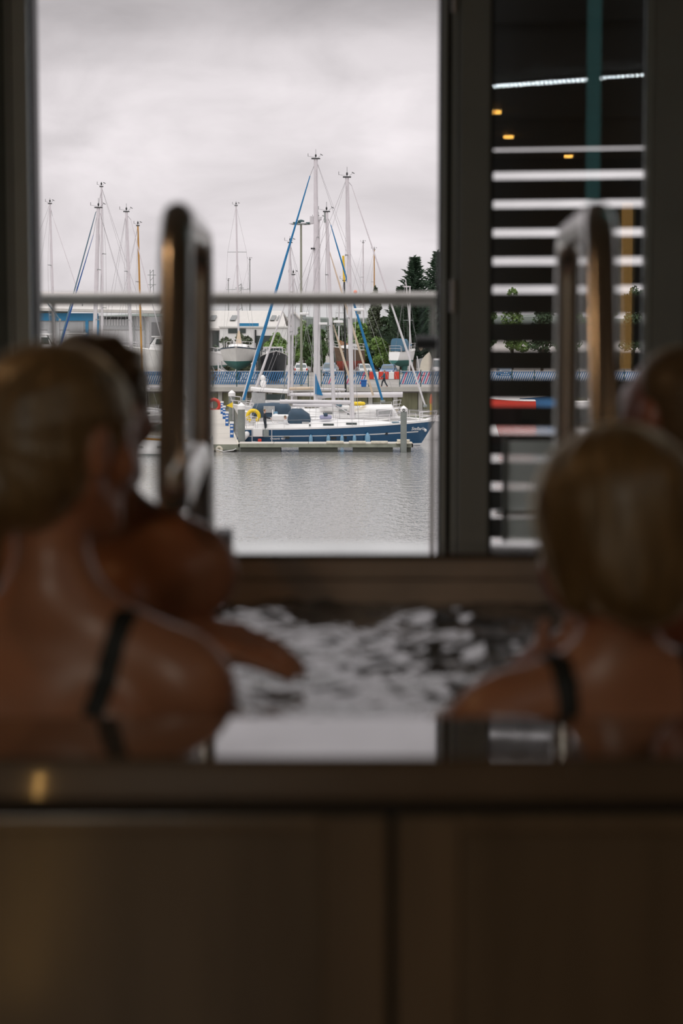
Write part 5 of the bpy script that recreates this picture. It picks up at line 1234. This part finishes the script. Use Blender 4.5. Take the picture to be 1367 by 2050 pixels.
# ------------------------------------------------------------------ cars
def car(label, px, Y, rz, cm, front=True, L=4.1, W=1.76, H=1.5, name='car'):
    t = thing(name, label, 'car', (PX(px, Y, 735), Y, QZ), rz)      # local +y = nose
    st = [(-.5, .80, .30, .86), (-.47, .87, .22, .95), (-.25, .88, .2, .98), (.1, .88, .2, .96), (.22, .88, .2, .93), (.42, .85, .22, .82), (.49, .78, .28, .70), (.505, .70, .34, .58)]
    rings = []
    for y, w_, zb, zt in st:
        w_ = w_ * W / 1.76
        rings.append([Vector(q) for q in ((-w_, y * L, zb + .1), (-w_ * .9, y * L, zb), (w_ * .9, y * L, zb), (w_, y * L, zb + .1), (w_, y * L, zt - .14), (w_ * .93, y * L, zt), (-w_ * .93, y * L, zt), (-w_, y * L, zt - .14))])
    b = MB().loft(rings).build('body', cm, t, smooth=R(35))
    yb0, yb1, yt0, yt1 = -.48 * L, .24 * L, -.40 * L, .06 * L; wb, wt = .80 * W / 1.76, .62 * W / 1.76; zb, zt = .90, H
    MB().loft([[Vector((s * w_, y, z)) for s, y in ((-1, a), (1, a), (1, b_), (-1, b_))] for w_, a, b_, z in ((wb, yb0, yb1, zb), (wt + .03, yt0 - .03, yt1 + .06, zt - .06), (wt - .04, yt0 + .08, yt1 - .06, zt))]).build('cabin', cm, t, smooth=R(35))
    def lerp(a, b, k): return a + (b - a) * k
    def pane(p, off, nm): MB().prism([Vector(q) for q in p], off).build(nm, M['carglass'], t)
    k0, k1 = .14, .86
    zz0, zz1 = lerp(zb, zt - .06, k0), lerp(zb, zt - .06, k1); wa, wc = lerp(wb, wt + .03, k0), lerp(wb, wt + .03, k1)
    fy0, fy1 = lerp(yb1, yt1 + .06, k0), lerp(yb1, yt1 + .06, k1); ry0, ry1 = lerp(yb0, yt0 - .03, k0), lerp(yb0, yt0 - .03, k1)
    pane([(-wa + .08, fy0, zz0), (wa - .08, fy0, zz0), (wc - .07, fy1, zz1), (-wc + .07, fy1, zz1)], (0, .015, .012), 'windscreen')
    pane([(-wa + .08, ry0, zz0), (wa - .08, ry0, zz0), (wc - .07, ry1, zz1), (-wc + .07, ry1, zz1)], (0, -.015, .008), 'rear_window')
    for s in (-1, 1):
        ym = lerp(ry0, fy0, .5)
        for ya, yc in ((ry0 + .25, ym - .04), (ym + .04, fy0 - .18)):
            pane([(s * wa, ya, zz0), (s * wa, yc, zz0), (s * wc, min(yc, fy1 - .03), zz1), (s * wc, max(ya, ry1 + .1), zz1)], (s * .015, 0, 0), 'side_window')
        MB().bbox((s * .56, .475 * L, .58), (s * .80, .512 * L, .74)).build('headlamp', M['lampclear'], t, bevel=.03)
        MB().bbox((s * .66, -.508 * L, .62), (s * .84, -.47 * L, .90)).build('tail_lamp', M['lampred'], t, bevel=.03)
        MB().box((s * .97 * W / 1.76, .16 * L, 1.0), (.16, .12, .13)).build('door_mirror', cm, t, bevel=.03)
        for yw in (-.30, .32):
            w_ = MB(); w_.tube([(s * .70, yw * L, .31), (s * .89, yw * L, .31)], .31, 16); w_.build('wheel', M['tyre'], t, smooth=SM)
    MB().bbox((-.26, .506 * L, .36), (.26, .516 * L, .47)).build('number_plate', M['plate'], t); MB().bbox((-.26, -.512 * L, .50), (.26, -.50 * L, .61)).build('number_plate', M['beacon'], t)
    MB().bbox((-.5, .497 * L, .46), (.5, .512 * L, .56)).build('grille', M['dark'], t)
car('white hatchback parked with its tail to the fence left of the lamp mast', 603, 262, 0, M['carwhite'])
car('grey blue car parked nose to the fence behind the tallest mast', 660, 260, PI, M['carbluegrey'], W=1.9, H=1.6)
car('silver car parked nose to the fence near the red barrier', 729, 261, PI + .1, M['carsilver'], H=1.45)
car('blue car parked behind the walking person', 777, 255, PI - .15, M['carblue'], W=1.85, H=1.5)
car('white van parked at the right edge of the opening', 878, 262, PI, M['carwhite'], W=1.95, H=2.1, name='van')
car('dark car parked behind the louvred glass', 1010, 260, PI, M['carbluegrey'])

# ------------------------------------------------------------------ distant people
def figure(label, foot, H, facing, top, legs, skin, stride=0, seated=False, arm=.2):
    M3 = Matrix.Rotation(facing, 3, 'Z'); foot = Vector(foot); s = H / 1.75; Q = lambda x, y, z: foot + M3 @ (V3(x, y, z) * s)
    root = thing('person', label, 'person', foot)
    lo = foot - V3(.7, .7, .05); hi = foot + V3(.7, .7, 1.9 * s); g_ = .022
    hipz = .92
    fb = Field(lo, hi, g_)
    def limbs(f, part):
        if part == 'body':
            f.ell(Q(0, .01, 1.63), (.078 * s, .095 * s, .115 * s), M3, .02); f.cap(Q(0, 0, 1.42), Q(0, 0, 1.55), .055 * s)
            f.ell(Q(0, .10, 1.61), (.02, .02, .03), M3, .01)
        if part in ('body', 'top'):
            e = .0 if part == 'body' else .02
            f.ell(Q(0, 0, 1.22), ((.16 + e) * s, (.11 + e) * s, .25 * s), M3, .04); f.ell(Q(0, 0, .98), ((.15 + e) * s, (.11 + e) * s, .13 * s), M3, .04)
            for sg in (-1, 1):
                sh = Q(sg * .19, 0, 1.40); el = Q(sg * (.24), .08 - sg * stride * .3, 1.12); wr = Q(sg * .21, .16 + arm - sg * stride * .6, .95 + arm * .4)
                f.cap(sh, el, (.05 + e) * s, (.042 + e) * s, .03); f.cap(el, wr if part == 'body' else el + (wr - el) * .85, (.04 + e) * s, (.03 + e) * s, .02)
                if part == 'body': f.ell(wr + M3 @ V3(0, .05, -.04), (.03, .045, .05), M3, .02)
        if part in ('body', 'legs'):
            e = 0 if part == 'body' else .02
            for sg in (-1, 1):
                hj = Q(sg * .09, 0, .90); kn = Q(sg * .10, .06 + sg * stride * .5, .50); an = Q(sg * .10, sg * stride - (.04 if sg < 0 else 0), .09)
                f.cap(hj, kn, (.085 + e) * s, (.06 + e) * s, .03); f.cap(kn, an, (.055 + e) * s, (.045 + e) * s, .02)
                if part == 'body': f.cap(an - V3(0, 0, .04), an + M3 @ V3(0, .17 * s, -.045), .04, .035, .02)
    limbs(fb, 'body'); fb.build('body', skin, root, foot)
    ft = Field(lo, hi, g_); limbs(ft, 'top'); ft.build('jacket', top, root, foot)
    fl = Field(lo, hi, g_); limbs(fl, 'legs'); fl.build('trousers', legs, root, foot)
    hf = Field(lo, hi, g_); hf.ell(Q(0, -.02, 1.67), (.088 * s, .10 * s, .10 * s), M3, .02); hf.build('hair', M['hair_gr'], root, foot)
    return root
zz = 1.30
figure('person in teal top and dark trousers striding along the quay', (PX(769, QY + .1), QY - .3, QZ + .04), 1.72, R(90), M['cloth_bl'], M['cloth_dk'], M['skin_pale'], stride=.28, arm=.05)
figure('man in dark jacket standing in the cockpit of the navy yacht', (PX(530, 148.5, 850), 148.5, PZ(819, 148.5) - 1.68), 1.68, R(-80), M['cloth_dk'], M['cloth_dk'], M['skin_pale'], arm=.25)
figure('person in white shirt sitting by the sprayhood of the navy yacht', (PX(571, 148.75, 850), 148.75, PZ(832, 148.75) - 1.62), 1.62, R(-60), M['cloth_wh'], M['cloth_wh'], M['skin_pale'], arm=.2)

# ------------------------------------------------------------------ buildings
def wbox(root, name, x0, x1, y0, y1, z0, z1, m, **k):
    o = Vector(root.location); return MB().bbox(Vector((x0, y0, z0)) - o, Vector((x1, y1, z1)) - o).build(name, m, root, **k)
Y = 262.0
b1 = thing('warehouse', 'long pale boat shed with blue fascia on the left', 'building', (PX(180, Y), Y, QZ))
xL, xR = PX(-120, Y), PX(298, Y); ze = PZ(634, Y)
wbox(b1, 'wall', xL, xR, Y, Y + 20, QZ, ze, M['clad'])
o = Vector(b1.location)
MB().loft([[Vector(p) - o for p in ((x, Y - 1.4, zz1), (x, Y + 10, zz1 + 2.2), (x, Y + 21, zz1), (x, Y + 21, zz1 - .35), (x, Y + 10, zz1 + 1.8), (x, Y - 1.4, zz1 - .35))] for x, zz1 in ((xL - 1, PZ(612, Y)), (xR + 1.6, PZ(622, Y)))]).build('roof', M['roof'], b1)
wbox(b1, 'clerestory', PX(80, Y), PX(288, Y), Y - .12, Y + .1, PZ(660, Y), PZ(633, Y), M['clad2'])
for i in range(16):
    a = PX(196 + i * 5.6, Y); wbox(b1, 'cladding_rib', a, a + .14, Y - .2, Y - .1, PZ(652, Y), PZ(634, Y), M['clad'])
wbox(b1, 'shaded_window', PX(210, Y), PX(250, Y), Y - .22, Y - .1, PZ(638.5, Y), PZ(635.5, Y), M['win'])
wbox(b1, 'clerestory_window', PX(212, Y), PX(258, Y), Y - .25, Y - .1, PZ(639, Y), PZ(635, Y), M['dark'])
wbox(b1, 'fascia', PX(-100, Y), PX(198, Y), Y - .3, Y - .1, PZ(642, Y), PZ(627, Y), M['bluefascia'])
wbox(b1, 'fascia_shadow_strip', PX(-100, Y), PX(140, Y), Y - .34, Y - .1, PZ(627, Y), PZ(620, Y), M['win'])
for a, b in ((172, 178), (194, 199)): wbox(b1, 'door_post', PX(a, Y), PX(b, Y), Y - .3, Y, QZ, PZ(642, Y), M['bluefascia'])
for a, b in ((96, 120), (140, 168)):
    d = wbox(b1, 'roller_door', PX(a, Y), PX(b, Y), Y - .2, Y, QZ, PZ(645, Y), M['clad2'])
    for k in range(4): wbox(b1, 'door_seam', PX(a, Y), PX(b, Y), Y - .24, Y - .19, QZ + 1.2 * k + .6, QZ + 1.2 * k + .7, M['alu_dk'])
for a in (188, 268, 290): wbox(b1, 'downpipe', PX(a, Y), PX(a + 1.5, Y), Y - .35, Y - .15, QZ, ze, M['alu_dk'])
wbox(b1, 'gable_store', xR, xR + 4, Y + 4, Y + 16, QZ, PZ(645, Y + 6), M['clad2'])
Y = 285.0
b2 = thing('warehouse', 'low shed with a wide pale roof and dark skylights behind the yard', 'building', (PX(515, Y), Y, QZ)); o = Vector(b2.location)
x0, x1 = PX(330, Y), PX(566, Y)
wbox(b2, 'wall', x0, x1, Y, Y + 26, QZ, PZ(658, Y), M['clad'])
rp = [(Y - .8, PZ(657, Y)), (Y + 13, PZ(622, Y + 13)), (Y + 27, PZ(650, Y + 27))]
MB().loft([[Vector(p) - o for p in ((x, rp[0][0], rp[0][1]), (x - sl_, rp[1][0], rp[1][1]), (x, rp[2][0], rp[2][1]), (x, rp[2][0], rp[2][1] - .3), (x - sl_, rp[1][0], rp[1][1] - .3), (x, rp[0][0], rp[0][1] - .3))] for x, sl_ in ((x0 - .5, 0), (x1 + .6, 1.0))]).build('roof', M['roof'], b2)
nrm_z = .06
for a, b in ((418, 433), (460, 474), (540, 552), (553, 558)):
    def on_roof(px, k):
        yy = rp[0][0] + (rp[1][0] - rp[0][0]) * k; zz2 = rp[0][1] + (rp[1][1] - rp[0][1]) * k
        return Vector((PX(px, yy), yy, zz2 + .12)) - o
    MB().prism([on_roof(a, .38), on_roof(b - 3, .38), on_roof(b + 2, .66), on_roof(a + 5, .66)], (0, -.02, .06)).build('skylight', M['win'], b2)
wbox(b2, 'gable', x1 - .2, x1 + .2, Y, Y + 26, QZ, PZ(656, Y), M['clad'])
wbox(b2, 'doorway', PX(425, Y), PX(438, Y), Y - .1, Y + .1, QZ, PZ(663, Y), M['win'])
Y = 268.0
b3 = thing('portable_building', 'white flat-roofed unit in front of the pale roofed shed', 'building', (PX(510, Y), Y, QZ))
wbox(b3, 'wall', PX(440, Y), PX(575, Y), Y, Y + 8, QZ, PZ(656, Y), M['white']); wbox(b3, 'roof_edge', PX(438, Y), PX(577, Y), Y - .2, Y + 8.2, PZ(656, Y), PZ(653, Y), M['offwhite'])
wbox(b3, 'blue_sign_band', PX(478, Y), PX(518, Y), Y - .15, Y + .0, PZ(653, Y), PZ(647, Y), M['bluefascia'])
wbox(b3, 'dark_doorway', PX(512, Y), PX(552, Y), Y - .1, Y, QZ, PZ(672, Y), M['win']); wbox(b3, 'door_frame', PX(510, Y), PX(513, Y), Y - .2, Y, QZ, PZ(660, Y), M['dark'])
wbox(b3, 'window_strip', PX(457, Y), PX(492, Y), Y - .1, Y, PZ(667, Y), PZ(658, Y), M['win'])
Y = 316.0
b4 = thing('shed', 'pale gabled shed between the lamp mast and the trees', 'building', (PX(585, Y), Y, QZ)); o = Vector(b4.location)
MB().loft([[Vector(p) - o for p in ((PX(570, Y), yy, QZ), (PX(610, Y), yy, QZ), (PX(610, Y), yy, PZ(650, Y)), (PX(587, Y), yy, PZ(626, Y)), (PX(560, Y), yy, PZ(650, Y)))] for yy in (Y, Y + 12)]).build('wall', M['clad'], b4)
for s_, (a, b) in ((0, (568, 587)), (1, (612, 587))):
    MB().loft([[Vector(p) - o for p in ((PX(a, Y), yy, PZ(652, Y)), (PX(b, Y), yy, PZ(626, Y)), (PX(b, Y), yy, PZ(623, Y)), (PX(a, Y), yy, PZ(649, Y)))] for yy in (Y - .4, Y + 12.4)]).build('roof', M['roof'], b4)
Y = 302.0
b5 = thing('garage', 'grey flat building behind the propped-up boat on the right', 'building', (PX(870, Y), Y, QZ))
wbox(b5, 'wall', PX(830, Y), PX(960, Y), Y, Y + 10, QZ, PZ(702, Y), M['clad2']); wbox(b5, 'roof_edge', PX(828, Y), PX(962, Y), Y - .3, Y + 10, PZ(702, Y), PZ(698, Y), M['roof'])

# ------------------------------------------------------------------ trees
def foliage(n, clumps, size, seed):
    r = np.random.default_rng(seed); V = []; 
    cs = np.array([c[:3] for c in clumps]); rs = np.array([c[3:6] for c in clumps]); wts = (rs.prod(1)) ** .67; wts = wts / wts.sum()
    ci = r.choice(len(clumps), n, p=wts); d = r.normal(size=(n, 3)); d /= np.linalg.norm(d, axis=1)[:, None]; rad = (.55 + .5 * r.random(n) ** .6)[:, None]
    p = cs[ci] + d * rs[ci] * rad
    a = r.normal(size=(n, 3)); a /= np.linalg.norm(a, axis=1)[:, None]; b = np.cross(a, d + r.normal(size=(n, 3)) * .5); b /= np.linalg.norm(b, axis=1)[:, None] + 1e-9
    s = (size * (.6 + .8 * r.random(n)))[:, None]
    v = np.stack([p - a * s * .5, p + b * s * .32, p + a * s * .5, p - b * s * .32], 1).reshape(-1, 3)
    return v, np.arange(n * 4).reshape(n, 4)
def npmesh(name, v, f, m, root, kind=None):
    me = bpy.data.meshes.new(name); me.from_pydata(v.tolist(), [], f.tolist()); me.update(); me.materials.append(m)
    o = bpy.data.objects.new(name, me); COL.objects.link(o); o.parent = root
    if kind: o['kind'] = kind
    return o
SEED = [100]
def tree(label, px0, px1, ptop, Y, lm, n=3000, pb=None, size=.42, name='tree', cat='tree', trunk=True):
    SEED[0] += 1; r = np.random.default_rng(SEED[0]); xc = PX((px0 + px1) / 2, Y); hw = (PX(px1, Y) - PX(px0, Y)) / 2; H = PZ(ptop, Y) - QZ
    t = thing(name, label, cat, (xc, Y, QZ), group='trees and bushes behind the yard')
    zb = .03 * H if name == 'bush' else .16 * H; cl = []
    for k in range(13):
        a = r.random() * 2 * PI; q = r.random() ** .5 * .72; zf = zb + (H - zb) * (.12 + .74 * r.random()); nar = 1 - .45 * max(0, (zf - zb) / (H - zb) - .4)
        cr_ = hw * (.30 + .18 * r.random()); cl.append((math.cos(a) * hw * q * nar, math.sin(a) * hw * q * nar, zf, cr_, cr_, cr_ * .8))
    cl.append((0, 0, H * .93 - hw * .2, hw * .3, hw * .3, H * .09)); cl.append((0, 0, zb + (H - zb) * .45, hw * .62, hw * .62, (H - zb) * .36))
    v, f = foliage(n, cl, size, SEED[0]); npmesh('foliage', v, f, M[lm], t, kind='stuff')
    tr = MB(); tr.tube([(0, 0, 0), (.1, 0, H * .35), (-.05, .1, H * .75)], [.03 * H * .5 + .06, .02 * H * .5 + .04, .03], 8)
    tr.build('trunk', M['bark'], t, smooth=SM)
    for k in range(5):
        a = 2 * PI * k / 5 + r.random(); z = H * (.25 + .09 * k); MB().tube([(0, 0, z), (math.cos(a) * hw * .55, math.sin(a) * hw * .55, z + H * .16)], [.07, .03], 6).build('branch', M['bark'], t)
    return t
tree('broad green bush behind the dark motor boat', 528, 580, 662, 262, 'leaf', 4200, name='bush', cat='bush')
tree('leafy green thicket under the tallest masts', 596, 652, 646, 278, 'leaf2', 4600, name='bush', cat='bush')
tree('wide green thicket between the red-bottomed boat and the blue car', 700, 775, 652, 292, 'leaf2', 5600, name='bush', cat='bush')
tree('bright green bush right of the white unit', 572, 600, 668, 289, 'leaf', 1800, name='bush', cat='bush')
tree('bright green bushy tree behind the white hatchback', 588, 628, 640, 284, 'leaf', 3200)
tree('green bush behind the tallest mast', 618, 660, 655, 280, 'leaf2', 2600, name='bush', cat='bush')
tree('dark green thicket behind the red-bottomed boat', 655, 705, 648, 286, 'leaf3', 3400, name='bush', cat='bush')
tree('fresh green tree between the silver and the blue car', 690, 748, 640, 284, 'leaf', 4200)
tree('light green bush overhanging the blue car', 742, 792, 672, 279, 'leaf', 3000, name='bush', cat='bush')
tree('dark bush behind the blue car', 730, 800, 690, 284, 'leaf3', 2600, name='bush', cat='bush')
tree('tall olive tree above the silver car', 725, 772, 585, 292, 'leaf4', 4200)
tree('round-topped tree carrying its crown above the rail', 737, 766, 572, 296, 'leaf4', 2600)
tree('deep green tree left of the conifers', 760, 812, 600, 290, 'leaf3', 4600)
tree('deep green tree below the left conifer', 795, 850, 612, 284, 'leaf3', 4600)
tree('deep green tree at the right end of the opening', 835, 890, 620, 286, 'leaf3', 4200)
tree('dark green bush behind the green-bottomed yacht', 436, 470, 672, 256, 'leaf4', 2200, name='bush', cat='bush')
tree('pale green bush under the white unit window', 455, 505, 664, 258, 'leaf4', 2600, name='bush', cat='bush')
tree('low dark hedge bush beside the grab rail', 415, 445, 690, 254, 'leaf3', 1800, name='bush', cat='bush')
tree('distant grey-green tree behind the yellow mast', 640, 700, 632, 334, 'leaf4', 2600)
for i, (a, b, tp) in enumerate(((890, 950, 585), (940, 1000, 600), (990, 1060, 572), (1050, 1120, 590), (1110, 1180, 600), (1170, 1240, 585), (1235, 1300, 570))):
    tree(f'green tree seen through the louvres, {["first", "second", "third", "fourth", "fifth", "sixth", "last"][i]} from the left', a, b, tp, 280 + (i % 3) * 6, ('leaf3', 'leaf2', 'leaf')[i % 3], 3600)
for i in range(9):                                       # the tree belt goes on to both sides
    a = 1330 + i * 88; tree(f'green tree of the belt right of the louvred panel, {["first", "second", "third", "fourth", "fifth", "sixth", "seventh", "eighth", "ninth"][i]} outwards', a, a + 96, 575 + (i * 37) % 40, 286 + (i % 3) * 6, ('leaf2', 'leaf3', 'leaf4')[i % 3], 2600)
    if i < 7:
        a = -150 - i * 92; tree(f'green tree of the belt left of the warehouse, {["first", "second", "third", "fourth", "fifth", "sixth", "seventh"][i]} outwards', a - 100, a, 590 + (i * 29) % 35, 292 + (i % 3) * 6, ('leaf3', 'leaf2', 'leaf4')[i % 3], 2600)
def conifer(label, px, ptop, hwpx, Y, seed):
    r = np.random.default_rng(seed); H = PZ(ptop, Y) - QZ; x = PX(px, Y); R0 = hwpx / F * Y
    t = thing('conifer', label, 'tree', (x, Y, QZ), group='conifers on the right of the opening')
    MB().tube([(0, 0, 0), (0, 0, H)], [.24, .02], 8).build('trunk', M['bark'], t)
    V = []
    z = H * .12
    while z < H * .985:
        k = 1 - z / H; Lb = R0 * (k ** .80) * (.8 + .35 * r.random()); nb = 9 if k > .25 else 6; a0 = r.random() * 6
        for j in range(nb):
            a = a0 + 2 * PI * j / nb + r.normal() * .18; L_ = Lb * (.50 + .75 * r.random()); d = np.array((math.cos(a), math.sin(a), 0)); sd = np.array((-d[1], d[0], 0)); m = max(4, int(L_ / .26))
            for q in range(m):
                s = (q + .5) / m; c = d * L_ * s + np.array((0, 0, z + L_ * (.02 * s + .55 * s * s)))
                for sg in (-1, 1):
                    tip = c + d * (.50 + .25 * r.random()) + sd * sg * (.48 * (1 - s) + .14) * (.7 + .5 * r.random()) + np.array((0, 0, .12 + .16 * r.random()))
                    wv = np.array((0, 0, .13)) + sd * .06; V += [c - wv, c + d * .22 - wv * .3, tip, c + wv]
        z += H * (.015 + .012 * k)
    for q in range(14):
        c = np.array((0, 0, H * (.95 + .004 * q))); a = q * 2.4; d = np.array((math.cos(a), math.sin(a), 0)) * .22; V += [c, c + d * .4 - np.array((0, 0, .05)), c + d + np.array((0, 0, .3)), c + np.array((0, 0, .16))]
    v = np.array(V); npmesh('needles', v, np.arange(len(v)).reshape(-1, 4), M['needle'], t, kind='stuff')
conifer('dark conifer with upswept branches, left of the pair beside the door frame', 830, 514, 66, 276, 5)
conifer('taller dark conifer half hidden by the door frame', 876, 503, 62, 283, 6)
conifer('small dark conifer top just left of the pair', 803, 574, 34, 292, 8)
